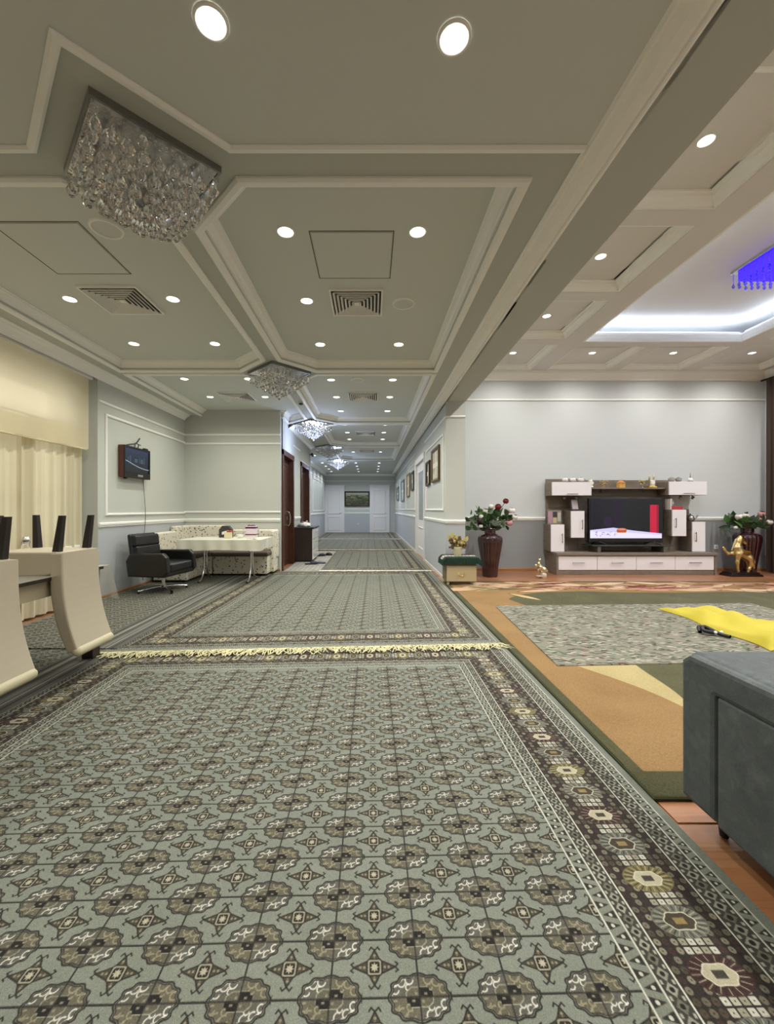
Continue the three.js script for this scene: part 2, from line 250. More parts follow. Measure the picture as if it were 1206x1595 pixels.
// ------------------------------------------------------------------ doors
function brownDoor(n, a, b, xw, lbl) {
  const d = structGroup('door_' + n); d.userData.label = lbl;
  mesh('door_frame', [a, b].map((z, i) => metreUV(box(xw - 0.16, xw + 0.03, 0, 2.36, -(z + (i ? 0 : 0.09)), -(z - (i ? 0.09 : 0))), 1.5, true)).concat([metreUV(box(xw - 0.16, xw + 0.03, 2.26, 2.36, -b, -a), 1.5)]), darkDoor, d);
  const leaf = mesh('leaf', metreUV(rbox(xw - 0.14, xw - 0.09, 0.01, 2.26, -(b - 0.09), -(a + 0.09), 0.004), 1.2, true), darkDoor, d);
  for (const [y0, y1] of [[0.15, 0.85], [1.1, 2.12]]) mesh('panel_moulding', sweep([[0, 0], [0, 0.01], [0.012, 0.014], [0.03, 0.004], [0.03, 0]], [[a + 0.2, y0], [b - 0.2, y0], [b - 0.2, y1], [a + 0.2, y1]].map(([z, y]) => [xw - 0.09, y, -z]), [1, 0, 0], true), darkDoor, leaf);
  return d;
}
{
  const d = brownDoor(1, 7.9, 9.06, CORR, 'dark brown wooden door beside the corner bench wall');
  mesh('handle', [tube([[CORR - 0.09, 1.14, -8.78], [CORR - 0.03, 1.13, -8.78], [CORR - 0.03, 0.86, -8.78], [CORR - 0.09, 0.85, -8.78]], 0.012), rbox(CORR - 0.095, CORR - 0.075, 0.95, 1.05, -8.88, -8.84, 0.004)], chrome, d);
  mesh('lock', cyl(0.022, 0.022, 0, 0.02, 0, 0, 16).rotateZ(Math.PI / 2).translate(CORR - 0.08, 1.42, -8.8), chrome, d);
  brownDoor(2, 10.0, 11.32, CORR, 'dark brown wooden door behind the shoe cabinet');
  mesh('shelf', box(CORR - 0.2, CORR + 0.01, 2.365, 2.4, -11.3, -10.02), trimWhite, scene.children[scene.children.length - 1]);
}
{ // tall white door with a glazed upper panel in the right corridor wall
  const d = structGroup('door_3'); d.userData.label = 'white door with a tall glass panel in the right corridor wall';
  mesh('door_frame', [box(WR - 0.03, WR + 0.2, 0, 2.5, -9.53, -9.43), box(WR - 0.03, WR + 0.2, 0, 2.5, -11.22, -11.12), box(WR - 0.035, WR + 0.2, 2.38, 2.52, -11.24, -9.41)], doorWhite, d);
  const leaf = mesh('leaf', [box(WR + 0.02, WR + 0.06, 0.01, 0.92, -11.12, -9.53), box(WR + 0.02, WR + 0.06, 2.15, 2.38, -11.12, -9.53), box(WR + 0.02, WR + 0.06, 0.92, 2.15, -9.75, -9.53), box(WR + 0.02, WR + 0.06, 0.92, 2.15, -11.12, -10.9)], doorWhite, d);
  mesh('panel_moulding', sweep([[0, 0], [0, 0.012], [0.015, 0.018], [0.04, 0.006], [0.04, 0]], [[9.8, 0.2], [10.85, 0.2], [10.85, 0.75], [9.8, 0.75]].map(([z, y]) => [WR + 0.02, y, -z]), [-1, 0, 0], true), doorWhite, leaf);
  mesh('pane', box(WR + 0.035, WR + 0.045, 0.92, 2.15, -10.9, -9.75), M(0x9aa4a4, 0.35, { transmission: 0.5 }), d);
  mesh('handle', [cyl(0.02, 0.02, 0, 0.02, 0, 0).rotateZ(Math.PI / 2).translate(WR + 0.01, 0.98, -9.64), rbox(WR - 0.035, WR - 0.02, 0.97, 0.99, -9.76, -9.62, 0.005)], chrome, d);
}
function whiteDoor(n, x0, x1, lbl) {
  const d = structGroup('door_' + n), z = -END; d.userData.label = lbl;
  mesh('door_frame', [box(x0 - 0.06, x0 + 0.05, 0, 2.38, z, z + 0.05), box(x1 - 0.05, x1 + 0.06, 0, 2.38, z, z + 0.05), box(x0 - 0.06, x1 + 0.06, 2.3, 2.38, z, z + 0.055), rbox(x0 - 0.1, x1 + 0.1, 2.38, 2.42, z, z + 0.08)], doorWhite, d);
  const leaf = mesh('leaf', box(x0 + 0.05, x1 - 0.05, 0.01, 2.3, z, z + 0.03), doorWhite, d);
  for (const [y0, y1] of [[0.18, 0.8], [1.0, 2.12]]) mesh('panel_moulding', sweep([[0, 0], [0, 0.014], [0.02, 0.02], [0.05, 0.006], [0.05, 0]], [[x0 + 0.18, y0], [x1 - 0.18, y0], [x1 - 0.18, y1], [x0 + 0.18, y1]].map(([x, y]) => [x, y, z + 0.03]), [0, 0, 1], true), doorWhite, leaf);
  mesh('handle', rbox(x1 - 0.2, x1 - 0.09, 0.98, 1.0, z + 0.05, z + 0.065, 0.004), chrome, d);
}
whiteDoor(4, -2.3, -1.4, 'white panelled door left of the landscape painting'); whiteDoor(5, 0.0, 0.88, 'white panelled door right of the landscape painting');
// ------------------------------------------------------------------ window, curtains
{
  const w = structGroup('window_1'); w.userData.label = 'wide window behind the cream sheer curtains';
  const x = WL - 0.33, bars = [];
  for (const Z of [0.92, 1.75, 2.58, 3.4, 4.22, 4.98]) bars.push(box(x - 0.03, x + 0.03, 0.75, 2.65, -Z - 0.035, -Z + 0.035));
  for (const y of [0.78, 1.32, 2.62]) bars.push(box(x - 0.03, x + 0.03, y - 0.035, y + 0.035, -5.0, -0.9));
  mesh('window_frame', bars, whitePlastic, w);
  for (let i = 0; i < 5; i++) mesh('pane', box(x - 0.004, x + 0.004, 0.8, 2.6, -(1.72 + i * 0.82), -(0.95 + i * 0.82)), M(0xffffff, 0.02, { transmission: 1, ior: 1.45 }), w);
  mesh('window_sill', rbox(WL - 0.27, WL - 0.12, 0.72, 0.75, -5.3, -0.4, 0.008), whitePlastic, w);
}
function drape(Za, Zb, y0, y1, x, amp, n, seedK, thick = 0) {   // hanging cloth along z with folds, flaring a little below
  const seg = n * 10, rows = 14, pos = [], idx = [];
  const off = (t, v) => amp * (0.6 + 0.4 * v) * (Math.sin(t * n * 6.2832 + seedK) + 0.35 * Math.sin(t * n * 2.7 * 6.2832 + seedK * 2.1 + v * 0.8));
  for (let j = 0; j <= rows; j++) for (let i = 0; i <= seg; i++) { const t = i / seg, v = j / rows; pos.push(x + off(t, v), y1 + (y0 - y1) * v, -(Za + (Zb - Za) * t) - 0.25 * amp * Math.cos(t * n * 6.2832 + seedK + v)); }
  for (let j = 0; j < rows; j++) for (let i = 0; i < seg; i++) { const a = j * (seg + 1) + i, b = a + 1, c = a + seg + 1, d = c + 1; idx.push(a, c, b, b, c, d); }
  const g = new THREE.BufferGeometry(); g.setAttribute('position', new THREE.Float32BufferAttribute(pos, 3)); g.setIndex(idx); g.computeVertexNormals();
  return g;
}
const sheer = M(0xd8cfb2, 0.95, { transmission: 0.3, side: THREE.DoubleSide }), sheerPink = M(0xe0cfbe, 0.95, { transmission: 0.3, side: THREE.DoubleSide });
tag(mesh('sheer_curtain', drape(3.5, 4.5, 0.03, 2.2, WL - 0.17, 0.018, 8, 0.3), sheer), 'cream sheer curtain panel, second from the grey wall', 'curtain');
tag(mesh('sheer_curtain', drape(4.3, 5.2, 0.03, 2.2, WL - 0.13, 0.024, 6, 1.7), sheer), 'cream sheer curtain panel hanging nearest the grey wall with the small television', 'curtain');
tag(mesh('sheer_curtain', drape(2.2, 3.62, 0.03, 2.2, WL - 0.12, 0.026, 11, 2.2), sheerPink), 'pinkish sheer curtain at the left edge behind the upturned chairs', 'curtain');
tag(mesh('sheer_curtain', drape(0.5, 2.15, 0.03, 2.2, WL - 0.13, 0.026, 12, 0.9), sheer), 'cream sheer curtain panel farthest from the grey wall', 'curtain');
tag(mesh('curtain_rod', bar([WL - 0.14, 2.215, -5.28], [WL - 0.14, 2.215, -0.4], 0.012), steelDull), 'thin metal rod carrying the sheer curtains behind the cream blind', 'curtain rod');
{
  const b = thing('roman_blind', 'flat cream blind covering the top of the curtained window', 'blind');
  const g = drape(0.5, 5.22, 1.96, 2.86, WL - 0.05, 0.005, 9, 0.6); mesh('blind_fabric', g, M(0xf0e6c8, 0.9, { transmission: 0.56, side: THREE.DoubleSide }), b);
  mesh('bottom_bar', rbox(WL - 0.072, WL - 0.05, 1.945, 1.965, -5.2, -0.55, 0.006), M(0xcfc39a, 0.7), b);
  mesh('head_rail', rbox(WL - 0.075, WL - 0.03, 2.86, 2.9, -5.28, -0.4, 0.006), whitePlastic, b);
}
{
  const c = thing('dark_curtain', 'dark brown curtain at the right edge behind the large flower vase', 'curtain');
  mesh('curtain_fabric', drape(6.2, 7.8, 0.02, 3.66, ROOMR - 0.12, 0.03, 13, 0.5), M(0x3a2c24, 0.75, { side: THREE.DoubleSide, sheen: 0.4, sheenColor: new THREE.Color(0x8a7460) }), c);
  mesh('curtain_rod', bar([ROOMR - 0.12, 3.665, -7.9], [ROOMR - 0.12, 3.665, -6.0], 0.018), wenge, c);
}

// ------------------------------------------------------------------ ceiling lamps and fittings
const ORD = ['nearest', 'second', 'third', 'fourth', 'fifth', 'sixth', 'seventh', 'eighth', 'ninth', 'tenth', 'eleventh', 'twelfth'];
const lampRing = lathe([[0.05, 0.004], [0.052, -0.008], [0.057, -0.01], [0.062, -0.006], [0.063, 0.0]], 28), lampLens = lathe([[0, -0.005], [0.042, -0.005], [0.053, 0.0]], 24);
const lensMats = new Map();
function downlight(x, y, Z, color, power, label, lit = true, group = 'recessed downlights in the ceiling') {
  const o = thing(lit ? 'downlight' : 'round_cover', label, lit ? 'downlight' : 'cover plate', [x, y, -Z], 0, lit ? group : 'round cover plates in the ceiling');
  if (!lit) { mesh('cover_plate', lathe([[0, -0.006], [0.09, -0.006], [0.1, 0]], 28), ceilPaint, o); mesh('ring', lathe([[0.086, -0.004], [0.088, -0.012], [0.1, -0.012], [0.104, 0]], 28), trimWhite, o); return o; }
  mesh('trim_ring', lampRing, trimWhite, o);
  const k = color.getHexString(); if (!lensMats.has(k)) lensMats.set(k, new THREE.MeshStandardMaterial({ color: 0xffffff, emissive: color, emissiveIntensity: 9, roughness: 0.6 }));
  mesh('lamp_lens', lampLens, lensMats.get(k), o);
  const s = new THREE.SpotLight(color, power, 0, 1.38, 0.7, 2); s.position.set(0, -0.03, 0); s.target.position.set(0, -1, 0); s.shadow.radius = 2.5; o.add(s); o.add(s.target); return o;
}
const S2 = SOFFIT - 0.012;
// near flush panel
downlight(-0.58, S2, 1.49, WARM, HALL_LAMP, 'large bright downlight at the top of the picture, left of the pair'); downlight(0.312, S2, 1.54, WARM, HALL_LAMP, 'large bright downlight at the top of the picture, right of the pair');
downlight(-0.58, S2, -0.6, WARM, HALL_LAMP, 'downlight above the near end of the hall, left one overhead'); downlight(0.31, S2, -0.6, WARM, HALL_LAMP, 'downlight above the near end of the hall, right one overhead');
downlight(-2.68, S2, 0.6, WARM, HALL_LAMP, 'downlight above the near end of the dining table'); downlight(-2.68, S2, -1.5, WARM, HALL_LAMP, 'downlight in the near left corner of the hall'); 
const Zs = [2.78, 3.7, 4.68];
for (let r = 0; r < 3; r++) Zs.forEach((z0, i) => {
  const Z = z0 + r * PITCH, k = r * 3 + i;
  downlight(-0.578, TRAY, Z, WARM, HALL_LAMP, `round downlight, ${ORD[k]} from the camera in the middle column of the hall trays`);
  if (k === 1) downlight(0.3, TRAY, 3.75, WARM, 0, 'round white cover plate beside the square vent of the nearest middle tray', false);
  else downlight(0.316, TRAY, Z, k === 0 ? COOL : WARM, HALL_LAMP, k === 0 ? 'bluish white downlight right of the ceiling hatch' : `round downlight, ${ORD[k]} from the camera in the right column of the hall trays`);
});
[[2.75, 0], [3.67, 1], [4.66, 2], [5.92, 3], [6.87, 4]].forEach(([Z, k]) => {
  downlight(-2.69, TRAY, Z, WARM, HALL_LAMP, `round downlight, ${ORD[k]} from the camera in the left column along the window wall`);
  if (k) downlight(-1.77, TRAY, Z, WARM, HALL_LAMP, `round downlight, ${ORD[k]} from the camera in the column left of the chandeliers`);
  else downlight(-1.77, TRAY, Z, WARM, 0, 'round white cover plate beside the nearest chandelier', false);
});
downlight(-0.56, TRAY, 5.95 + 0.02, WARM, 0, 'round white cover plate beside the second chandelier', false).position.x = -0.2;
[12.4, 13.5].forEach((Z, i) => { downlight(-0.58, TRAY, Z, WARM, HALL_LAMP, `round downlight, ${i ? 'farther' : 'nearer'} of two on the left in the last ceiling tray of the corridor`); downlight(0.316, TRAY, Z, WARM, HALL_LAMP, `round downlight, ${i ? 'farther' : 'nearer'} of two on the right in the last ceiling tray of the corridor`); });
[13.6, 15.8, 17.0, 18.2, 19.4].forEach((Z, i) => { for (const [x, w] of [[-1.87, 'left'], [-0.58, 'middle'], [0.316, 'right']]) if (i || w === 'left') downlight(x, SOFFIT, Z, FAR, HALL_LAMP, `small far downlight, ${ORD[i]} from the camera in the ${w} row at the corridor end`); });
// living room lamps
[-1.1, 0.27, 1.66, 3.05, 4.45, 5.82, 7.2].forEach((Z, i) => { downlight(2.49, ROOM_TOP, Z, NEUTRAL, ROOM_LAMP * (i > 5 ? 0.42 : 1.15), `downlight in a living room coffer, ${ORD[i]} from the camera in the row beside the beam`); if (i < 6) downlight(6.78, ROOM_TOP, Z, NEUTRAL, ROOM_LAMP * 1.15, `downlight in a living room coffer, ${ORD[i]} in the row along the curtain wall`); });
[3.88, 5.3, 6.68].forEach((x, i) => downlight(x, ROOM_TOP, 7.2, NEUTRAL, ROOM_LAMP * 0.42, `downlight in a living room coffer above the wall unit, ${['left', 'middle', 'right'][i]} of three`));
// square air diffusers: nested louvres
const ductMetal = M(0x8f8f8c, 0.6);
function vent([x0, x1, a, b], label, y = TRAY) {
  const cx = (x0 + x1) / 2, cz = -(a + b) / 2, hw = (x1 - x0) / 2, hd = (b - a) / 2, o = thing('air_vent', label, 'vent', [cx, y, cz], 0, 'square air vents in the ceiling');
  mesh('duct', [box(-hw, -hw + 0.004, 0, 0.2, -hd, hd), box(hw - 0.004, hw, 0, 0.2, -hd, hd), box(-hw, hw, 0, 0.2, -hd, -hd + 0.004), box(-hw, hw, 0, 0.2, hd - 0.004, hd), box(-hw, hw, 0.196, 0.2, -hd, hd)], ductMetal, o);
  const ring = (s, parent, name, pr) => mesh(name, sweep(pr, [[-hw * s, -0.006, hd * s], [hw * s, -0.006, hd * s], [hw * s, -0.006, -hd * s], [-hw * s, -0.006, -hd * s]], [0, 1, 0], true), trimWhite, parent);
  ring(1, o, 'frame', [[0.004, 0.006], [0.004, -0.012], [-0.01, -0.012], [-0.012, 0.006]]);
  for (const s of [0.88, 0.74, 0.6, 0.46, 0.32, 0.18]) ring(s, o, 'louvre', [[0, -0.02], [-0.012, 0.0], [-0.016, 0.0], [-0.004, -0.022], [0, -0.02]]);
  mesh('centre_plate', rbox(-hw * 0.1, hw * 0.1, -0.02, -0.008, -hd * 0.1, hd * 0.1, 0.003), trimWhite, o);
}
vent(VENTS[0], 'square louvred air vent in the nearest middle tray'); vent(VENTS[1], 'square louvred air vent above the curtained window side');
vent(VENTS[2], 'square louvred air vent in the second middle tray'); vent(VENTS[3], 'square louvred air vent above the corner bench');
vent(VENTS[4], 'square louvred air vent in the third middle tray'); vent(VENTS[5], 'square louvred air vent in the farthest tray');
function hatch(x0, x1, a, b, label) { const o = thing('access_hatch', label, 'hatch', [(x0 + x1) / 2, TRAY, -(a + b) / 2], 0, 'ceiling access hatches'); const w = (x1 - x0) / 2, d = (b - a) / 2;
  mesh('gap_frame', sweep([[0, 0], [0, -0.002], [0.006, -0.002], [0.006, 0]], [[-w, 0, d], [w, 0, d], [w, 0, -d], [-w, 0, -d]], [0, 1, 0], true), M(0x5a564c, 0.9), o); mesh('hatch_panel', rbox(-w + 0.008, w - 0.008, -0.006, 0, -d + 0.008, d - 0.008, 0.002), ceilPaint, o); }
hatch(-0.415, 0.152, 2.78, 3.34, 'square access hatch between the two nearest tray downlights'); hatch(-2.5, -1.92, 2.69, 3.28, 'square access hatch in the tray over the window side');

// ------------------------------------------------------------------ chandeliers
const crystal = M(0xffffff, 0.03, { transmission: 0.97, thickness: 0.02, ior: 1.58 });
const dropGeo = toCreasedNormals(flat(lathe([[0, -0.062], [0.007, -0.059], [0.0165, -0.046], [0.019, -0.038], [0.0135, -0.024], [0.004, -0.006], [0, 0]], 7)), 0.3);
const bulbMat = new THREE.MeshStandardMaterial({ color: 0xffffff, emissive: 0xf2f6ff, emissiveIntensity: 60 });
function makeChandelier(label, x, Z, lit, N = 9) {
  const o = thing('crystal_chandelier', label, 'chandelier', [x, SOFFIT, -Z], Math.PI / 4, 'square crystal chandeliers of the hall');
  const h = 0.278;
  mesh('mounting_plate', rbox(-h, h, -0.03, 0, -h, h, 0.004), chrome, o);
  mesh('plate_rim', sweep([[0, 0], [0, -0.034], [0.012, -0.034], [0.012, 0]], [[-h, 0, h], [h, 0, h], [h, 0, -h], [-h, 0, -h]], [0, 1, 0], true), steelDull, o);
  const beads = [], bead = new THREE.OctahedronGeometry(0.0065, 0), k = seed; seed = 777;
  for (let i = 0; i < N; i++) for (let j = 0; j < N; j++) {
    const u = i / (N - 1) * 2 - 1, v = j / (N - 1) * 2 - 1, m = Math.max(Math.abs(u), Math.abs(v)), q = Math.hypot(u, v);
    const L = 0.075 + 0.2 * (1 - 0.55 * m - 0.33 * q) + rr(-0.006, 0.006), px = u * (h - 0.018), pz = v * (h - 0.018);
    for (let y = 0.055; y < L; y += 0.024) { const b = bead.clone(); b.translate(px, -y, pz); beads.push(b); }
    const d = mesh('crystal_drop', dropGeo, crystal, o); d.position.set(px, -L, pz); d.rotation.y = rr(0, 3); d.scale.setScalar(1.45);
    if (L > 0.1) { const e = mesh('crystal_drop', dropGeo, crystal, o); e.position.set(px + rr(-0.012, 0.012), -L + 0.07, pz + rr(-0.012, 0.012)); e.rotation.y = rr(0, 3); e.scale.setScalar(1.35); }
  }
  for (let s = 0; s < 4; s++) for (let i = 0; i <= 22; i++) for (let y = 0; y < 2; y++) { const b = bead.clone(), t = (i / 22 * 2 - 1) * h; b.translate(s < 2 ? t : (s === 2 ? h : -h), -0.06 - y * 0.019, s < 2 ? (s ? h : -h) : t); beads.push(b); }
  mesh('bead_strands', beads, crystal, o).userData.kind = 'stuff';
  seed = k;
  if (lit) {
    for (const u of [-0.6, -0.2, 0.2, 0.6]) for (const v of [-0.6, -0.2, 0.2, 0.6]) { const m = mesh('bulb', new THREE.SphereGeometry(0.014, 10, 8), bulbMat, o); m.position.set(u * h + 0.012, -0.075, v * h + 0.012); }
    const p = new THREE.PointLight(0xc4d4ff, 3.2, 0, 2); p.position.set(0, -0.42, 0); p.shadow.radius = 10; o.add(p);
  }
  return o;
}
makeChandelier('square crystal chandelier hanging nearest the camera, unlit', -1.187, 2.136, false);
makeChandelier('unlit crystal chandelier above the corner table end of the hall', -1.187, 5.32, false);
makeChandelier('brightly lit white crystal chandelier outside the brown doors', -1.187, 8.5, true);
makeChandelier('unlit crystal chandelier between the two lit ones', -1.187, 11.68, false);
makeChandelier('brightly lit white crystal chandelier farthest down the corridor', -1.187, 14.86, true);
{ // blue chandelier of the living room
  const o = thing('blue_chandelier', 'square crystal chandelier glowing blue at the right edge of the living room ceiling', 'chandelier', [5.0, 4.2, -4.75]);
  const h = 0.45; mesh('mounting_plate', rbox(-h, h, -0.04, 0, -h, h, 0.004), chrome, o);
  const glow = new THREE.MeshStandardMaterial({ color: 0x4030c0, emissive: 0x3b22ff, emissiveIntensity: 2.2 });
  mesh('lamp_panel', rbox(-h + 0.05, h - 0.05, -0.15, -0.04, -h + 0.05, h - 0.05, 0.004), glow, o);
  const beads = [], bc = M(0x8f86ff, 0.05, { transmission: 1, thickness: 0.02, ior: 1.5 });
  for (let i = 0; i < 12; i++) for (let j = 0; j < 12; j++) { const x = (i / 11 * 2 - 1) * (h - 0.02), z = (j / 11 * 2 - 1) * (h - 0.02); const d = mesh('crystal_drop', dropGeo, bc, o); d.position.set(x, -0.17 + rr(-0.01, 0.01), z); for (let y = 0.05; y < 0.17; y += 0.022) { const b = new THREE.OctahedronGeometry(0.011, 0); b.translate(x, -y, z); beads.push(b); } }
  mesh('bead_strands', beads, bc, o).userData.kind = 'stuff';
  const p = new THREE.RectAreaLight(0x4a34ff, 6, 0.7, 0.7); p.position.set(0, -0.16, 0); p.rotation.x = -Math.PI / 2; o.add(p);
}
{ // LED strip behind the cove fascia
  const o = thing('cove_light_strip', 'bluish white light strip running round the living room ceiling cove', 'light strip');
  const g = new THREE.MeshStandardMaterial({ color: 0xffffff, emissive: 0xcfe4ff, emissiveIntensity: 7 }), y = 4.005, { x0, x1, Z0, Z1 } = COVE, e = 0.06;
  const strips = [[x0 - e, x0 - e, Z0, Z1, 'x'], [x1 + e, x1 + e, Z0, Z1, 'x'], [x0, x1, Z1 + e, Z1 + e, 'z'], [x0, x1, Z0 - e, Z0 - e, 'z']];
  for (const [a, b, c, d, k] of strips) {
    mesh('led_strip', k === 'x' ? box(a - 0.012, a + 0.012, y, y + 0.012, -d, -c) : box(a, b, y, y + 0.012, -c - 0.012, -c + 0.012), g, o);
    const len = k === 'x' ? d - c : b - a, l = new THREE.RectAreaLight(0xdfeaff, 17, k === 'x' ? 0.05 : len, k === 'x' ? len : 0.05);
    l.position.set((a + b) / 2, y + 0.03, -(c + d) / 2); l.rotation.x = Math.PI / 2; o.add(l);
  }
}
// ------------------------------------------------------------------ rugs
const INK = '#23211c', GROUND = '#858a80', CREAM = '#e2e0d6', TAN = '#8b8069', OLIVE = '#6f6a4a', MAROON = '#3a201c';
function lobed(c, w, h, n = 12, d = 0.045) { c.beginPath(); for (let i = 0; i <= 80; i++) { const t = i / 80 * 6.28319, r = 1 - d + d * Math.cos(t * n), x = Math.sign(Math.cos(t)) * Math.pow(Math.abs(Math.cos(t)), 0.85) * r * w, y = Math.sign(Math.sin(t)) * Math.pow(Math.abs(Math.sin(t)), 0.85) * r * h; i ? c.lineTo(x, y) : c.moveTo(x, y); } c.closePath(); }
function gul(c, w, h) {     // lobed medallion with quartered filling, half sizes w, h in metres
  lobed(c, w, h); c.fillStyle = '#74736a'; c.fill(); c.lineWidth = 0.0036; c.strokeStyle = INK; c.stroke();
  c.save(); lobed(c, w * 0.9, h * 0.88); c.clip();
  for (const [sx, sy, col, line] of [[-1, -1, CREAM, INK], [1, 1, CREAM, INK], [1, -1, '#666252', '#9a927a'], [-1, 1, '#666252', '#9a927a']]) {
    c.fillStyle = col === CREAM ? '#5f5e56' : col; c.fillRect(sx < 0 ? -w : 0, sy < 0 ? -h : 0, w, h);
    c.lineWidth = 0.0034; c.strokeStyle = col === CREAM ? CREAM : line; 
    for (const [px, py, r] of [[0.3, 0.72, 0.15], [0.56, 0.6, 0.14], [0.76, 0.3, 0.13], [0.34, 0.4, 0.1]]) { c.beginPath(); c.arc(sx * px * w, sy * py * h, r * h * 1.3, 0, 5.2); c.stroke(); }
    c.beginPath(); c.moveTo(sx * 0.12 * w, sy * 0.88 * h); c.lineTo(sx * 0.5 * w, sy * 0.82 * h); c.lineTo(sx * 0.7 * w, sy * 0.55 * h); c.lineTo(sx * 0.88 * w, sy * 0.4 * h); c.lineTo(sx * 0.9 * w, sy * 0.08 * h); c.lineWidth = col === CREAM ? 0.0075 : 0.0025; c.stroke();
  }
  c.restore();
  // inner octagon, black and tan quarters
  c.beginPath(); const a = w * 0.42, b = h * 0.4; c.moveTo(-a, -b * 0.5); c.lineTo(-a * 0.6, -b); c.lineTo(a * 0.6, -b); c.lineTo(a, -b * 0.5); c.lineTo(a, b * 0.5); c.lineTo(a * 0.6, b); c.lineTo(-a * 0.6, b); c.lineTo(-a, b * 0.5); c.closePath(); c.fillStyle = '#625e50'; c.fill(); c.lineWidth = 0.0025; c.strokeStyle = '#a8a492'; c.stroke();
  c.fillStyle = '#15130f'; c.fillRect(0, -b * 0.95, a * 0.75, b * 0.85); c.fillRect(-a * 0.75, b * 0.1, a * 0.75, b * 0.85);
  c.fillStyle = '#15130f'; c.fillRect(a * 0.5, -b * 0.6, a * 0.5, b * 0.6); c.fillRect(-a, 0, a * 0.5, b * 0.6); c.fillStyle = '#8f8a78'; c.fillRect(a * 0.35, -b * 0.45, a * 0.25, b * 0.25); c.fillRect(-a * 0.6, b * 0.25, a * 0.25, b * 0.25); c.fillRect(-a * 0.35, -b * 0.5, a * 0.2, b * 0.3); c.fillRect(a * 0.15, b * 0.3, a * 0.2, b * 0.3);
  lobed(c, w * 0.92, h * 0.9); c.lineWidth = 0.0022; c.strokeStyle = INK; c.stroke();
}
function starGul(c, w, h) {  // small cross with hooked arms
  c.lineWidth = 0.0032; c.strokeStyle = INK; c.fillStyle = '#4b463a';
  for (const [dx, dy, L, T] of [[1, 0, w, h * 0.3], [-1, 0, w, h * 0.3], [0, 1, h, w * 0.22], [0, -1, h, w * 0.22]]) {
    const i0 = dx ? w * 0.3 : h * 0.36; c.beginPath();
    if (dx) { c.moveTo(dx * i0, -T); c.lineTo(dx * L * 0.86, 0); c.lineTo(dx * i0, T); } else { c.moveTo(-T, dy * i0); c.lineTo(0, dy * L * 0.86); c.lineTo(T, dy * i0); }
    c.closePath(); c.fill(); c.stroke();
    c.fillStyle = '#938c74'; for (const q of [0.42, 0.58]) { c.beginPath(); c.arc(dx * L * q, dy * L * q, 0.0035, 0, 7); c.fill(); } c.fillStyle = '#4b463a';
    c.beginPath(); for (const s of [-1, 1]) { const ex = dx * L * 0.84, ey = dy * L * 0.84; c.moveTo(ex, ey); c.lineTo(ex + (dx ? dx * 0.008 : s * 0.009), ey + (dy ? dy * 0.008 : s * 0.007)); c.lineTo(ex + (dx ? dx * 0.0 : s * 0.015), ey + (dy ? 0 : s * 0.012)); } c.stroke();
  }
  const a = w * 0.3, b = h * 0.4; c.beginPath(); c.roundRect(-a, -b, 2 * a, 2 * b, 0.008); c.fillStyle = '#a19c88'; c.fill(); c.stroke();
  c.beginPath(); c.roundRect(-a * 0.68, -b * 0.68, 1.36 * a, 1.36 * b, 0.004); c.fillStyle = '#1d1a15'; c.fill();
  c.fillStyle = '#b7b19b'; c.beginPath(); for (let i = 0; i < 16; i++) { const t = i / 16 * 6.2832, r = i % 2 ? 0.35 : 0.66; c.lineTo(Math.cos(t) * a * r, Math.sin(t) * b * r); } c.fill();
}
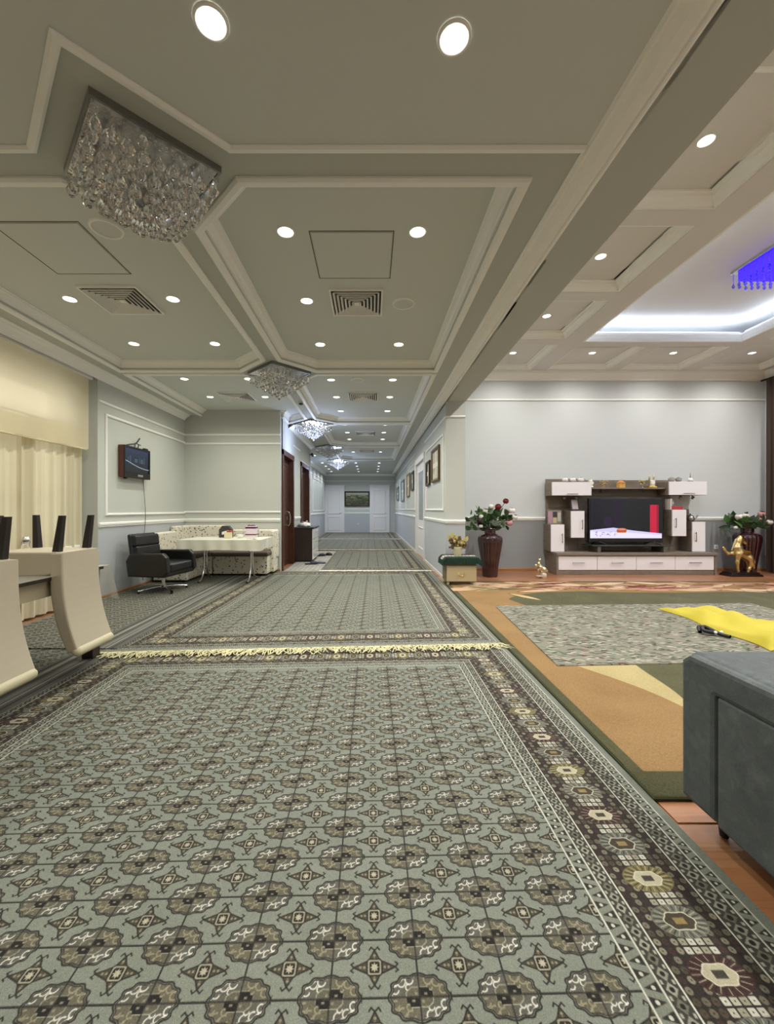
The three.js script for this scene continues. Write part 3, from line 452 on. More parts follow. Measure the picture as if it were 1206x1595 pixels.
function band(c, x0, x1, len, kind) {   // a border stripe running along +y from x0 to x1
  const w = x1 - x0, cx = (x0 + x1) / 2;
  if (kind === 'guard') {
    c.fillStyle = '#3a3831'; c.fillRect(x0, 0, w, len);
    for (let y = 0; y < len; y += 0.034) { c.fillStyle = ['#8f8f82', '#6c6b5e', '#9b9a8c'][Math.round(y / 0.034) % 3]; c.beginPath(); c.moveTo(cx, y); c.lineTo(cx + w * 0.36, y + 0.017); c.lineTo(cx, y + 0.034); c.lineTo(cx - w * 0.36, y + 0.017); c.fill(); c.fillStyle = '#15130f'; c.beginPath(); c.arc(cx, y + 0.017, w * 0.13, 0, 7); c.fill(); c.fillStyle = '#a9a899'; c.fillRect(x0 + w * 0.06, y + 0.028, w * 0.16, 0.01); c.fillRect(x1 - w * 0.22, y + 0.028, w * 0.16, 0.01); }
  } else if (kind === 'trefoil') {
    c.fillStyle = '#7f8378'; c.fillRect(x0, 0, w, len);
    for (let y = 0; y < len; y += 0.03) { c.fillStyle = '#2a2822'; const s = Math.round(y / 0.03) % 2 ? 1 : -1; c.beginPath(); c.moveTo(cx - s * w * 0.45, y); c.lineTo(cx + s * w * 0.4, y + 0.012); c.lineTo(cx - s * w * 0.45, y + 0.025); c.fill(); c.fillStyle = '#c9c8bc'; c.beginPath(); c.arc(cx - s * w * 0.12, y + 0.012, w * 0.12, 0, 7); c.fill(); }
  } else {                // main border: rows of small squares with oval medallions
    c.fillStyle = '#231d19'; c.fillRect(x0, 0, w, len);
    const cols = ['#645d4c', '#3c2621', '#767060', '#4a3f30', '#87826f', '#2d1d1a'];
    const P = 0.1344; const n = Math.floor(len / P);
    for (let k = 0; k < n; k++) { const y0 = k * P + (len - n * P) / 2;
      for (let r = 0; r < 6; r++) for (let q = 0; q < 10; q++) { const sx = w / 10, mid = q > 2 && q < 7 && (r === 0 || r === 5 || r === 1); c.fillStyle = mid ? ['#c2c0b4', '#96927f', '#b4b0a2'][(q + k) % 3] : cols[(q * 3 + r * 5 + k * 7) % 6]; c.beginPath(); if (mid) c.roundRect(x0 + q * sx + 0.002, y0 + r * P / 6 + 0.002, sx - 0.004, P / 6 - 0.004, 0.003); else c.arc(x0 + (q + 0.5) * sx, y0 + (r + 0.5) * P / 6, sx * 0.4, 0, 7); c.fill(); c.fillStyle = '#1b1612'; c.fillRect(x0 + (q + 0.5) * sx - 0.0015, y0 + (r + 0.5) * P / 6 - 0.0015, 0.003, 0.003); }
      c.save(); c.translate(cx, y0 + P / 2); const ring = [MAROON, '#68685f', '#716840', '#62635b'][k % 4];
      c.fillStyle = ring; c.beginPath(); c.ellipse(0, 0, w * 0.33, P * 0.36, 0, 0, 7); c.fill(); c.lineWidth = 0.003; c.strokeStyle = '#191511';
      for (let i = 0; i < 34; i++) { const t = i / 34 * 6.2832; c.strokeStyle = i % 2 ? '#191511' : '#b3ad93'; c.lineWidth = 0.0022; c.beginPath(); c.moveTo(Math.cos(t) * w * 0.2, Math.sin(t) * P * 0.22); c.lineTo(Math.cos(t) * w * 0.31, Math.sin(t) * P * 0.34); c.stroke(); }
      lobed(c, w * 0.19, P * 0.2, 6, 0.06); c.fillStyle = k % 2 ? '#3c3527' : '#b5ae96'; c.fill(); c.lineWidth = 0.0035; c.strokeStyle = '#cfcab6'; c.stroke(); c.fillStyle = k % 2 ? '#8f7a4c' : '#3b382d'; c.fillRect(-w * 0.07, -P * 0.07, w * 0.14, P * 0.14); c.restore();
    }
  }
}
function borderSide(c, len, W) {   // all stripes from the rug's edge inward: plain, guard, white, main, white, guard
  c.fillStyle = '#7b8076'; c.fillRect(0, 0, 0.035, len);
  band(c, 0.035, 0.075, len, 'trefoil'); band(c, 0.08, 0.14, len, 'guard'); band(c, 0.146, 0.385, len, 'main'); band(c, 0.391, 0.435, len, 'guard'); band(c, 0.44, 0.485, len, 'trefoil');
  for (const x of [0.0365, 0.0775, 0.143, 0.388, 0.4375, 0.487]) { c.fillStyle = '#d2d1c6'; c.fillRect(x - 0.0026, 0, 0.0052, len); }
}
const RUGW = 3.42, RUGL = 4.3, CW = 0.2214, CD = 0.1344, BRD = 0.49;
const rugTex = canvasTex(2048, 2048, (c, w, h) => {
  c.scale(w / RUGW, h / RUGL); c.fillStyle = GROUND; c.fillRect(0, 0, RUGW, RUGL);
  // field: u runs from the left edge, v from the far end; columns are counted from the right edge
  c.save(); c.beginPath(); c.rect(BRD, BRD, RUGW - 2 * BRD, RUGL - 2 * BRD); c.clip();
  const nx = 12, ny = 26, X0 = RUGW - BRD - CW / 2, Y0 = BRD + 0.078;
  c.strokeStyle = INK; c.lineWidth = 0.0042;
  for (let i = 0; i <= nx; i++) { c.beginPath(); c.moveTo(X0 - i * CW, 0); c.lineTo(X0 - i * CW, RUGL); c.stroke(); }
  for (let j = 0; j <= ny; j++) { c.beginPath(); c.moveTo(0, Y0 + j * CD); c.lineTo(RUGW, Y0 + j * CD); c.stroke(); }
  for (let i = -1; i <= nx; i++) for (let j = 0; j <= ny; j++) {
    c.save(); c.translate(X0 - i * CW, Y0 + j * CD); gul(c, 0.078, 0.051); c.restore();
    c.save(); c.translate(X0 - (i + 0.5) * CW, Y0 + (j + 0.5) * CD); starGul(c, 0.064, 0.048); c.restore();
  }
  c.strokeStyle = INK; c.lineWidth = 0.0036; c.globalAlpha = 0.8;
  for (let i = 0; i <= nx; i++) { c.beginPath(); c.moveTo(X0 - i * CW, 0); c.lineTo(X0 - i * CW, RUGL); c.stroke(); }
  for (let j = 0; j <= ny; j++) { c.beginPath(); c.moveTo(0, Y0 + j * CD); c.lineTo(RUGW, Y0 + j * CD); c.stroke(); }
  c.restore();
  const side = (tx, ty, rot, len) => { c.save(); c.beginPath(); c.translate(tx, ty); c.rotate(rot); c.moveTo(0, 0); c.lineTo(BRD, BRD); c.lineTo(BRD, len - BRD); c.lineTo(0, len); c.clip(); borderSide(c, len); c.restore(); };
  side(RUGW, RUGL, Math.PI, RUGL); side(0, 0, 0, RUGL);
  c.save(); c.beginPath(); c.moveTo(0, 0); c.lineTo(RUGW, 0); c.lineTo(RUGW - BRD, BRD); c.lineTo(BRD, BRD); c.clip(); c.translate(RUGW, 0); c.rotate(Math.PI / 2); borderSide(c, RUGW); c.restore();
  c.save(); c.beginPath(); c.moveTo(0, RUGL); c.lineTo(RUGW, RUGL); c.lineTo(RUGW - BRD, RUGL - BRD); c.lineTo(BRD, RUGL - BRD); c.clip(); c.translate(0, RUGL); c.rotate(-Math.PI / 2); borderSide(c, RUGW); c.restore();
  c.setTransform(1, 0, 0, 1, 0, 0); speckle(c, w, h, 26, 10);
});
const rugMat = M(0xdcdcd8, 0.95, { map: rugTex, bumpMap: pileTex, bumpScale: 0.003 });
const RW = 2.0;
const runTex = canvasTex(1024, 2048, (c, w, h) => {   // narrow runner along the window wall with plain grey stripes
  const W = 1.45; c.scale(w / W, h / RUGL); c.fillStyle = '#8b8d84'; c.fillRect(0, 0, W, RUGL);
  for (let i = 0; i < 8; i++) for (let j = 0; j < 33; j++) { c.save(); c.translate(0.1 + i * CW * 0.8, 0.03 + j * CD); gul(c, 0.07, 0.05); c.restore(); c.save(); c.translate(0.1 + (i + 0.5) * CW * 0.8, 0.03 + (j + 0.5) * CD); starGul(c, 0.055, 0.045); c.restore(); }
  for (const [x, ww, col] of [[1.13, 0.32, '#6d6d68'], [1.16, 0.02, '#3c3a36'], [1.2, 0.03, '#a5a49c'], [1.25, 0.015, '#46443f'], [1.29, 0.04, '#8d8c86'], [1.35, 0.012, '#b9b8b0'], [1.39, 0.02, '#4c4a45']]) { c.fillStyle = col; c.fillRect(x, 0, ww, RUGL); }
  c.setTransform(1, 0, 0, 1, 0, 0); speckle(c, w, h, 26, 10);
});
const runMat = M(0xd4d4d0, 0.95, { map: runTex, bumpMap: pileTex, bumpScale: 0.003 });
function slab(corners, y0, y1, uvs) {   // corners: four [x, Z] (near-left, near-right, far-right, far-left)
  const N = 24, pos = [], uv = [], idx = [];
  const at = (s, t, k) => { const a = corners, u = 1 - s, v = 1 - t; return u * v * a[0][k] + s * v * a[1][k] + s * t * a[2][k] + u * t * a[3][k]; };
  for (let j = 0; j <= N; j++) for (let i = 0; i <= N; i++) { const s = i / N, t = j / N; pos.push(at(s, t, 0), y1 + 0.0012 * Math.sin(i * 1.7 + j * 0.9) * Math.sin(j * 1.3), -at(s, t, 1)); uv.push(uvs[0] + (uvs[1] - uvs[0]) * s, uvs[2] + (uvs[3] - uvs[2]) * t); }
  for (let j = 0; j < N; j++) for (let i = 0; i < N; i++) { const a = j * (N + 1) + i; idx.push(a, a + 1, a + N + 1, a + 1, a + N + 2, a + N + 1); }
  const base = pos.length / 3, edge = []; for (let i = 0; i < N; i++) edge.push(i); for (let j = 0; j < N; j++) edge.push(j * (N + 1) + N); for (let i = N; i > 0; i--) edge.push(N * (N + 1) + i); for (let j = N; j > 0; j--) edge.push(j * (N + 1));
  edge.forEach((e) => { pos.push(pos[3 * e], y0, pos[3 * e + 2]); uv.push(uv[2 * e], uv[2 * e + 1]); });
  edge.forEach((e, k) => { const n = (k + 1) % edge.length; idx.push(e, base + k, edge[n], edge[n], base + k, base + n); });
  const g = new THREE.BufferGeometry(); g.setAttribute('position', new THREE.Float32BufferAttribute(pos, 3)); g.setAttribute('uv', new THREE.Float32BufferAttribute(uv, 2)); g.setIndex(idx); g.computeVertexNormals(); return g;
}
function fringe(parent, a, b, y, len, n, col, dir = 1) {   // wool tassels from edge a-b ([x, Z]) towards the camera
  const gs = []; for (let i = 0; i < n; i++) { const t = (i + rnd()) / n, x = a[0] + (b[0] - a[0]) * t, Z = a[1] + (b[1] - a[1]) * t, L = len * rr(0.35, 1.25), s = rr(-0.05, 0.05), s2 = rr(-0.06, 0.06); gs.push(tube([[x, y, -Z], [x + s * 0.6, y + rr(0.002, 0.012), -Z + dir * L * 0.5], [x + s + s2, y + rr(0, 0.004), -Z + dir * L]], rr(0.003, 0.0055), 4, 4)); }
  const m = mesh('fringe', gs, col, parent); m.userData.kind = 'stuff'; return m;
}
const wool = M(0xc9c39c, 0.95), woolWhite = M(0xd8d4c6, 0.95);
function rug(name, label, corners, y0, y1, uvs, mat, fr) { const o = thing(name, label, 'rug'); mesh('pile', slab(corners, y0, y1, uvs), mat, o); if (fr) fringe(o, corners[0], corners[1], y1 - 0.001, fr[0], fr[1], fr[2]); return o; }
rug('patterned_rug', 'grey medallion rug in the foreground filling the bottom of the picture', [[-2.24, -0.85], [1.155, -0.85], [1.155, 3.66], [-2.24, 3.48]], 0.001, 0.012, [0, 1, -0.028, 1], rugMat);
rug('patterned_rug', 'grey medallion rug between the yellowish fringe and the corner table', [[-2.24, 3.38], [1.15, 3.61], [1.15, 7.86], [-2.1, 7.8]], 0.0135, 0.022, [0, 1, 0, 1], rugMat, [0.14, 520, wool]);
rug('patterned_rug', 'grey rug in the corridor mouth beside the shoe cabinet', [[-0.97, 7.84], [1.17, 7.84], [1.17, 11.6], [-0.97, 11.6]], 0.0235, 0.031, [0.36, 1, 0, 0.95], rugMat, [0.12, 500, woolWhite]);
rug('patterned_rug', 'grey rug in the middle of the corridor, fourth from the camera', [[-2.25, 11.82], [1.17, 11.82], [1.17, 15.96], [-2.25, 15.96]], 0.0235, 0.031, [0, 1, 0, 1], rugMat, [0.1, 400, woolWhite]);
rug('patterned_rug', 'grey rug at the far corridor end before the painting', [[-2.25, 16.2], [1.17, 16.2], [1.17, 20.6], [-2.25, 20.6]], 0.0235, 0.031, [0, 1, 0, 1], rugMat, [0.18, 300, woolWhite]);
rug('runner_rug', 'dark grey striped runner under the dining table and upturned chairs', [[-3.52, -0.8], [-2.1, -0.8], [-2.14, 3.45], [-3.52, 3.45]], 0.0135, 0.0215, [0, 1, 0, 1], runMat);
rug('runner_rug', 'grey striped runner under the black armchair along the left wall', [[-3.52, 3.46], [-2.14, 3.46], [-2.16, 7.76], [-3.52, 7.76]], 0.0235, 0.03, [0, 1, 0, 1], runMat);
const matTex = canvasTex(512, 512, (c, w, h) => { c.fillStyle = '#8d8a80'; c.fillRect(0, 0, w, h); for (let i = -16; i < 32; i++) { c.strokeStyle = i % 2 ? '#b6b3a8' : '#6f6b62'; c.lineWidth = 5; c.beginPath(); for (let k = 0; k <= 8; k++) c.lineTo(i * 32 + (k % 2) * 30, k * 64); c.stroke(); } speckle(c, w, h, 24, 20); });
tag(mesh('entrance_mat', slab([[-1.68, 7.86], [-0.96, 7.86], [-0.96, 11.6], [-1.68, 11.6]], 0.001, 0.019, [0, 1, 0, 5]), M(0xffffff, 0.7, { map: matTex })), 'pale zigzag mat before the brown doors under the shoes', 'mat');
// living room rug: green border, tan ground, green centre, leaf sprays
const GX0 = 1.16, GX1 = 6.4, GZ0 = 1.68, GZ1 = 6.68;
const leafRugTex = canvasTex(1536, 1536, (c, w, h) => {
  c.scale(w / (GX1 - GX0), -h / (GZ1 - GZ0)); c.translate(-GX0, -GZ1);   // now in metres, x right, Z away
  c.fillStyle = '#4c4d2e'; c.fillRect(GX0, GZ0, 6, 6); c.fillStyle = '#97794c'; c.fillRect(GX0 + 0.06, GZ0 + 0.16, GX1 - GX0 - 0.17, GZ1 - GZ0 - 0.24);
  c.fillStyle = '#56573a'; c.beginPath(); c.moveTo(1.78, 5.36); c.bezierCurveTo(1.95, 4.8, 2.1, 4.0, 1.94, 3.1); c.bezierCurveTo(1.88, 2.9, 1.75, 2.6, 1.98, 2.35); c.bezierCurveTo(2.4, 2.0, 3.2, 2.05, 6.2, 2.1); c.lineTo(6.2, 5.9); c.bezierCurveTo(5, 5.85, 4, 5.7, 3.2, 5.85); c.bezierCurveTo(2.4, 5.9, 2.0, 5.7, 1.78, 5.36); c.fill();
  c.fillStyle = '#b9ad7c'; c.beginPath(); c.moveTo(1.5, 3.15); c.bezierCurveTo(1.6, 2.95, 1.8, 2.75, 1.86, 2.4); c.bezierCurveTo(2.0, 2.6, 1.95, 2.85, 2.0, 3.15); c.fill();
  c.strokeStyle = '#b9ad7c'; c.lineWidth = 0.03; c.beginPath(); c.moveTo(1.86, 2.42); c.bezierCurveTo(2.3, 2.1, 3, 2.02, 5, 2.06); c.stroke();
  const leaf = (x, z, L, ang, wd, fill, stroke) => { c.save(); c.translate(x, z); c.rotate(ang); c.beginPath(); c.moveTo(0, 0); c.quadraticCurveTo(L * 0.5, wd, L, 0); c.quadraticCurveTo(L * 0.5, -wd, 0, 0); c.fillStyle = fill; c.fill(); if (stroke) { c.strokeStyle = stroke; c.lineWidth = 0.016; c.stroke(); c.beginPath(); c.moveTo(0, 0); c.lineTo(L * 0.8, 0); c.lineWidth = 0.008; c.stroke(); } c.restore(); };
  const cols = ['#d8bb98', '#e6d3b4', '#cf9f88', '#dcc3a2'];
  for (let k = 0; k < 64; k++) { const x = rr(1.55, 6.2), z = rr(5.95, 6.52); leaf(x, z, rr(0.35, 0.85), rr(-0.5, 0.4) + (rnd() < 0.5 ? 3.14 : 0), rr(0.09, 0.2), cols[k % 4], ['#7d5a36', '#6d2f24', '#8a6b4a'][k % 3]); }
  for (let k = 0; k < 22; k++) leaf(rr(1.9, 6.1), rr(6.05, 6.5), rr(0.25, 0.6), rr(-0.4, 0.4), rr(0.05, 0.1), '#6a2a22');
  leaf(1.42, 6.25, 0.5, -0.5, 0.12, '#6a6b40', '#c8b482'); leaf(1.9, 5.75, 0.55, -1.0, 0.12, '#dcc795', '#5c5434'); leaf(1.5, 5.9, 0.4, 0.3, 0.1, '#66683e', '#c8b482'); leaf(1.75, 6.0, 0.5, 0.15, 0.1, '#5e6039');
  for (let k = 0; k < 60; k++) { c.strokeStyle = k % 2 ? '#646a48' : '#474d30'; c.lineWidth = 0.012; const x = rr(2.2, 6), z = rr(2.2, 5.7); c.globalAlpha = 0.5; c.beginPath(); c.moveTo(x, z); c.quadraticCurveTo(x + 0.15, z + 0.2, x + rr(-0.1, 0.4), z + 0.45); c.stroke(); } c.globalAlpha = 1;
  c.setTransform(1, 0, 0, 1, 0, 0); speckle(c, w, h, 30, 14);
});
{
  const o = thing('leaf_rug', 'tan and green living room rug with leaf sprays and olive border', 'rug');
  mesh('pile', slab([[GX0, GZ0], [GX1, GZ0], [GX1, GZ1], [GX0 + 0.02, GZ1]], 0.006, 0.026, [0, 1, 0, 1]), M(0xe2dcd6, 0.95, { map: leafRugTex, bumpMap: pileTex, bumpScale: 0.005 }), o);
  mesh('binding', sweep([[-0.004, 0.004], [0.004, 0.008], [0.006, 0.018], [-0.004, 0.026]], [[GX0, 0.001, -GZ0], [GX1, 0.001, -GZ0], [GX1, 0.001, -GZ1], [GX0 + 0.02, 0.001, -GZ1]], [0, 1, 0], true), M(0x33371d, 0.95), o);
}
const blanketTex = canvasTex(1024, 1024, (c, w, h) => { c.fillStyle = '#a9a598'; c.fillRect(0, 0, w, h); const cols = ['#4f6f54', '#3f5947', '#6d3434', '#3a3a3a', '#d9d6cc', '#7f8f78', '#8f8878', '#e6e3da', '#59705f']; for (let i = 0; i < 2300; i++) { c.save(); c.translate(rnd() * w, rnd() * h); c.rotate(rr(-0.5, 0.9)); c.fillStyle = cols[(rnd() * cols.length) | 0]; c.beginPath(); const L = rr(12, 22), t = rr(3.5, 7); c.moveTo(-L, 0); c.quadraticCurveTo(0, t * 1.6, L, 0); c.quadraticCurveTo(0, -t * 1.6, -L, 0); c.fill(); c.restore(); } speckle(c, w, h, 20, 8); });
tag(mesh('leaf_blanket', slab([[1.395, 3.07], [4.6, 3.22], [4.7, 5.1], [1.5, 4.95]], 0.026, 0.036, [0, 1.6, 0, 1]), M(0xb4b4ac, 0.95, { map: blanketTex, bumpMap: noiseTex, bumpScale: 0.004 })), 'white blanket printed with small green and maroon leaves spread on the rug', 'blanket');
{ // crumpled yellow cloth
  const NX = 28, NZ = 60, pos = [], idx = [];
  const hgt = (s, t) => { const e = Math.pow(Math.sin(Math.PI * Math.min(1, Math.max(0, s))), 0.45) * Math.pow(Math.min(1, (1 - t) * 9) * Math.min(1, t * 14 + 0.02), 0.5); return e * (0.045 + 0.085 * (1 - t) + 0.026 * Math.sin(s * 7 + t * 9) + 0.018 * Math.sin(s * 15 - t * 13 + 1) + 0.014 * Math.sin(t * 21 + s * 4)); };
  for (const top of [1, 0]) for (let j = 0; j <= NZ; j++) for (let i = 0; i <= NX; i++) { const s = i / NX, t = j / NZ, Z = 3.36 + t * 1.42, xl = 3.27 + 0.1 * t + 0.03 * Math.sin(t * 11), xr = 4.2 - 0.36 * t + 0.03 * Math.sin(t * 9 + 1); pos.push(xl + (xr - xl) * s, 0.037 + (top ? hgt(s, t) + 0.004 : 0), -Z); }
  const K = (NX + 1) * (NZ + 1); for (let b = 0; b < 2; b++) for (let j = 0; j < NZ; j++) for (let i = 0; i < NX; i++) { const a = b * K + j * (NX + 1) + i; if (!b) idx.push(a, a + 1, a + NX + 1, a + 1, a + NX + 2, a + NX + 1); else idx.push(a, a + NX + 1, a + 1, a + 1, a + NX + 1, a + NX + 2); }
  const g = new THREE.BufferGeometry(); g.setAttribute('position', new THREE.Float32BufferAttribute(pos, 3)); g.setIndex(idx); g.computeVertexNormals();
  tag(mesh('yellow_cloth', g, M(0xb4a628, 0.65, { side: THREE.DoubleSide, sheen: 0.3 })), 'bright yellow crumpled cloth lying on the leaf-print blanket', 'cloth');
  const q = thing('black_strap', 'small black bundled strap with pale beads beside the yellow cloth', 'strap', [3.13, 0.038, -3.84]);
  mesh('strap', [tube([[-0.07, 0.02, 0.02], [-0.02, 0.05, -0.05], [0.05, 0.03, 0.0], [0.02, 0.03, 0.07], [-0.05, 0.04, 0.04], [0.0, 0.06, -0.02], [0.06, 0.02, 0.09], [0.09, 0.018, 0.16]], 0.016, 8, 60)], black, q);
  for (const [x, z] of [[0.02, 0.085], [0.08, 0.08]]) mesh('bead', new THREE.SphereGeometry(0.014, 10, 8).translate(x, 0.035, z), whitePlastic, q);
}
// ------------------------------------------------------------------ small modelling tools
function blob(bones, res, pad, k = 0.02, mat, name, parent) {    // smooth union of tapered capsules: [ax, ay, az, ra, bx, by, bz, rb]
  const lo = V(1e9, 1e9, 1e9), hi = V(-1e9, -1e9, -1e9);
  for (const b of bones) for (const o of [0, 4]) { lo.min(V(b[o] - b[o + 3] - pad, b[o + 1] - b[o + 3] - pad, b[o + 2] - b[o + 3] - pad)); hi.max(V(b[o] + b[o + 3] + pad, b[o + 1] + b[o + 3] + pad, b[o + 2] + b[o + 3] + pad)); }
  const c = lo.clone().add(hi).multiplyScalar(0.5), half = Math.max(hi.x - lo.x, hi.y - lo.y, hi.z - lo.z) / 2 * 1.08;
  const mc = new MarchingCubes(res, mat, false, false, 200000); mc.isolation = 0;
  const pt = V(0, 0, 0), A = V(0, 0, 0), AB = V(0, 0, 0);
  for (let z = 0; z < res; z++) for (let y = 0; y < res; y++) for (let x = 0; x < res; x++) {
    pt.set((x - res / 2) / (res / 2) * half + c.x, (y - res / 2) / (res / 2) * half + c.y, (z - res / 2) / (res / 2) * half + c.z);
    let d = 1e9;
    for (const b of bones) { AB.set(b[4] - b[0], b[5] - b[1], b[6] - b[2]); A.set(pt.x - b[0], pt.y - b[1], pt.z - b[2]); const t = Math.min(1, Math.max(0, A.dot(AB) / Math.max(1e-9, AB.lengthSq()))); const q = A.addScaledVector(AB, -t).length() - (b[3] + (b[7] - b[3]) * t); const hh = Math.max(k - Math.abs(d - q), 0) / k; d = Math.min(d, q) - hh * hh * k / 4; }
    mc.field[x + y * res + z * res * res] = -d;
  }
  mc.update(); const n = mc.count, g = new THREE.BufferGeometry(); const p = mc.positionArray.slice(0, n * 3);
  for (let i = 0; i < n; i++) { p[3 * i] = p[3 * i] * half + c.x; p[3 * i + 1] = p[3 * i + 1] * half + c.y; p[3 * i + 2] = p[3 * i + 2] * half + c.z; }
  g.setAttribute('position', new THREE.BufferAttribute(new Float32Array(p), 3)); g.setAttribute('normal', new THREE.BufferAttribute(new Float32Array(mc.normalArray.slice(0, n * 3)), 3));
  g.computeVertexNormals();
  return mesh(name, toCreasedNormals(g, 1.2), mat, parent);
}
function extrudeZ(pts, z0, z1, bevel = 0.008) {   // closed outline in x, y pushed along z with rounded edges
  const s = new THREE.Shape(pts.map((p) => new THREE.Vector2(...p))); const g = new THREE.ExtrudeGeometry(s, { depth: Math.abs(z1 - z0) - 2 * bevel, bevelEnabled: true, bevelSize: bevel, bevelThickness: bevel, bevelSegments: 2, steps: 1 }); g.translate(0, 0, Math.min(z0, z1) + bevel); return g;
}
function puffy(w, h, d, puff, n = 10) {    // upholstered cushion: box whose faces bulge
  const g = new RoundedBoxGeometry(w, h, d, 5, Math.min(w, h, d) * 0.28); const p = g.attributes.position;
  for (let i = 0; i < p.count; i++) { const x = p.getX(i) / w * 2, y = p.getY(i) / h * 2, z = p.getZ(i) / d * 2; p.setXYZ(i, p.getX(i) + x * puff * (1 - y * y) * (1 - z * z), p.getY(i) + y * puff * (1 - x * x) * (1 - z * z), p.getZ(i) + z * puff * (1 - x * x) * (1 - y * y)); }
  g.computeVertexNormals(); return g;
}

// ------------------------------------------------------------------ grey sofa (its left arm shows)
{
  const velTex = canvasTex(512, 512, (c, w, h) => { c.fillStyle = '#4e5354'; c.fillRect(0, 0, w, h); for (let i = 0; i < 900; i++) { c.globalAlpha = rr(0.03, 0.1); c.fillStyle = rnd() < 0.5 ? '#7a8081' : '#363a3b'; c.beginPath(); c.ellipse(rnd() * w, rnd() * h, rr(4, 26), rr(3, 14), rr(0, 3), 0, 7); c.fill(); } c.globalAlpha = 1; speckle(c, w, h, 16, 10); });
  const velvet = M(0xffffff, 0.85, { map: velTex, sheen: 0.5, sheenRoughness: 0.5, sheenColor: new THREE.Color(0x8a9294) });
  const o = thing('grey_sofa', 'dark grey velvet sofa arm at the right edge in the foreground', 'sofa');
  const x0 = 1.215, zf = -1.6, zb = -0.35;
  const armFrame = (x, a, b) => { const L = b - a, g = extrudeZ([[0.02, 0.115], [0.02, 0.61], [0.045, 0.63], [L - 0.02, 0.63], [L - 0.02, 0.56], [0.155, 0.56], [0.14, 0.545], [0.14, 0.115]], 0, 0.06, 0.018); g.rotateY(-Math.PI / 2); g.translate(x + 0.05, 0, a); return g; };
  mesh('arm', metreUV(rbox(x0 + 0.012, x0 + 0.42, 0.09, 0.655, zf, zb, 0.035, 4), 1.4), velvet, o);
  const rim = mesh('arm_frame', metreUV(armFrame(x0, zf, zb), 1.4), velvet, o);
  for (let i = 0; i < 3; i++) mesh('side_panel', metreUV(rbox(x0 - 0.006, x0 + 0.04, 0.085, 0.548, zf + 0.16 + i * 0.335, zf + 0.16 + (i + 1) * 0.335 - 0.004, 0.016, 3), 1.4), velvet, o);
  mesh('seat', metreUV(rbox(x0 + 0.42, x0 + 2.2, 0.1, 0.42, zf + 0.02, zb, 0.05, 3), 1.4), velvet, o);
  for (let i = 0; i < 2; i++) mesh('seat_cushion', metreUV(puffy(0.88, 0.16, 0.85, 0.02), 1.4).translate(x0 + 0.87 + i * 0.9, 0.49, zf + 0.45), velvet, o);
  mesh('backrest', metreUV(rbox(x0 + 0.3, x0 + 2.32, 0.1, 0.85, zb - 0.25, zb + 0.02, 0.05, 3), 1.4), velvet, o);
  mesh('arm', metreUV(rbox(x0 + 2.2, x0 + 2.6, 0.09, 0.655, zf, zb, 0.035, 4), 1.4), velvet, o);
  for (const [x, z] of [[x0 + 0.075, zf + 0.1], [x0 + 0.1, zb - 0.1], [x0 + 2.5, zf + 0.1], [x0 + 2.5, zb - 0.1]]) mesh('leg', cyl(0.014, 0.024, 0.006, 0.1, x, z, 14), black, o);
}

// ------------------------------------------------------------------ dining table, upturned chairs
{
  const o = thing('dining_table', 'dark wooden dining table with pale apron carrying the upturned chairs', 'table');
  const x0 = -3.05, x1 = -2.17, a = 1.3, b = 3.34;
  mesh('tabletop', metreUV(rbox(x0, x1, 0.715, 0.745, -b, -a, 0.006), 1.5, true), wenge, o);
  mesh('apron', [box(x1 - 0.06, x1 - 0.04, 0.6, 0.715, -b + 0.06, -a - 0.06), box(x0 + 0.04, x0 + 0.06, 0.6, 0.715, -b + 0.06, -a - 0.06), box(x0 + 0.06, x1 - 0.06, 0.6, 0.715, -b + 0.04, -b + 0.06), box(x0 + 0.06, x1 - 0.06, 0.6, 0.715, -a - 0.06, -a - 0.04)], M(0xa69a80, 0.6), o);
  for (const x of [x0 + 0.06, x1 - 0.06]) for (const Z of [a + 0.07, b - 0.07]) mesh('leg', metreUV(rbox(x - 0.045, x + 0.045, 0.0232, 0.715, -Z - 0.045, -Z + 0.045, 0.006), 1.5, true), wenge, o);
}
{ // thin clear cloth over the table, its corner hanging beyond the far end
  const N = 30, R = 10, pos = [], idx = [], x0 = -3.08, x1 = -2.13;
  for (let j = 0; j <= R; j++) for (let i = 0; i <= N; i++) { const s = i / N, t = j / R; const f = Math.sin(s * 38) * 0.018 * t + 0.012 * Math.sin(s * 17 + 1) * t; pos.push(x0 + (x1 - x0) * s + (s > 0.9 ? 0.05 * t : 0), 0.749 - 0.25 * t - 0.04 * t * Math.max(0, s - 0.85) * 6, -3.35 - 0.012 - f - 0.03 * t); }
  for (let j = 0; j < R; j++) for (let i = 0; i < N; i++) { const a = j * (N + 1) + i; idx.push(a, a + N + 1, a + 1, a + 1, a + N + 1, a + N + 2); }
  const k = pos.length / 3; pos.push(x0, 0.7475, -1.3, x1, 0.7475, -1.3, x1, 0.7475, -3.352, x0, 0.7475, -3.352); idx.push(k, k + 1, k + 2, k, k + 2, k + 3);
  const g = new THREE.BufferGeometry(); g.setAttribute('position', new THREE.Float32BufferAttribute(pos, 3)); g.setIndex(idx); g.computeVertexNormals();
  tag(mesh('clear_tablecloth', g, M(0xf4f2ea, 0.25, { transmission: 0.8, side: THREE.DoubleSide })), 'clear plastic tablecloth hanging off the dining table end', 'tablecloth');
}
const chairWood = M(0x1c1310, 0.45);
const beige = M(new THREE.Color(0.50, 0.44, 0.33), 0.55, { bumpMap: noiseTex, bumpScale: 0.001 }), beigePipe = M(new THREE.Color(0.58, 0.53, 0.36), 0.5);
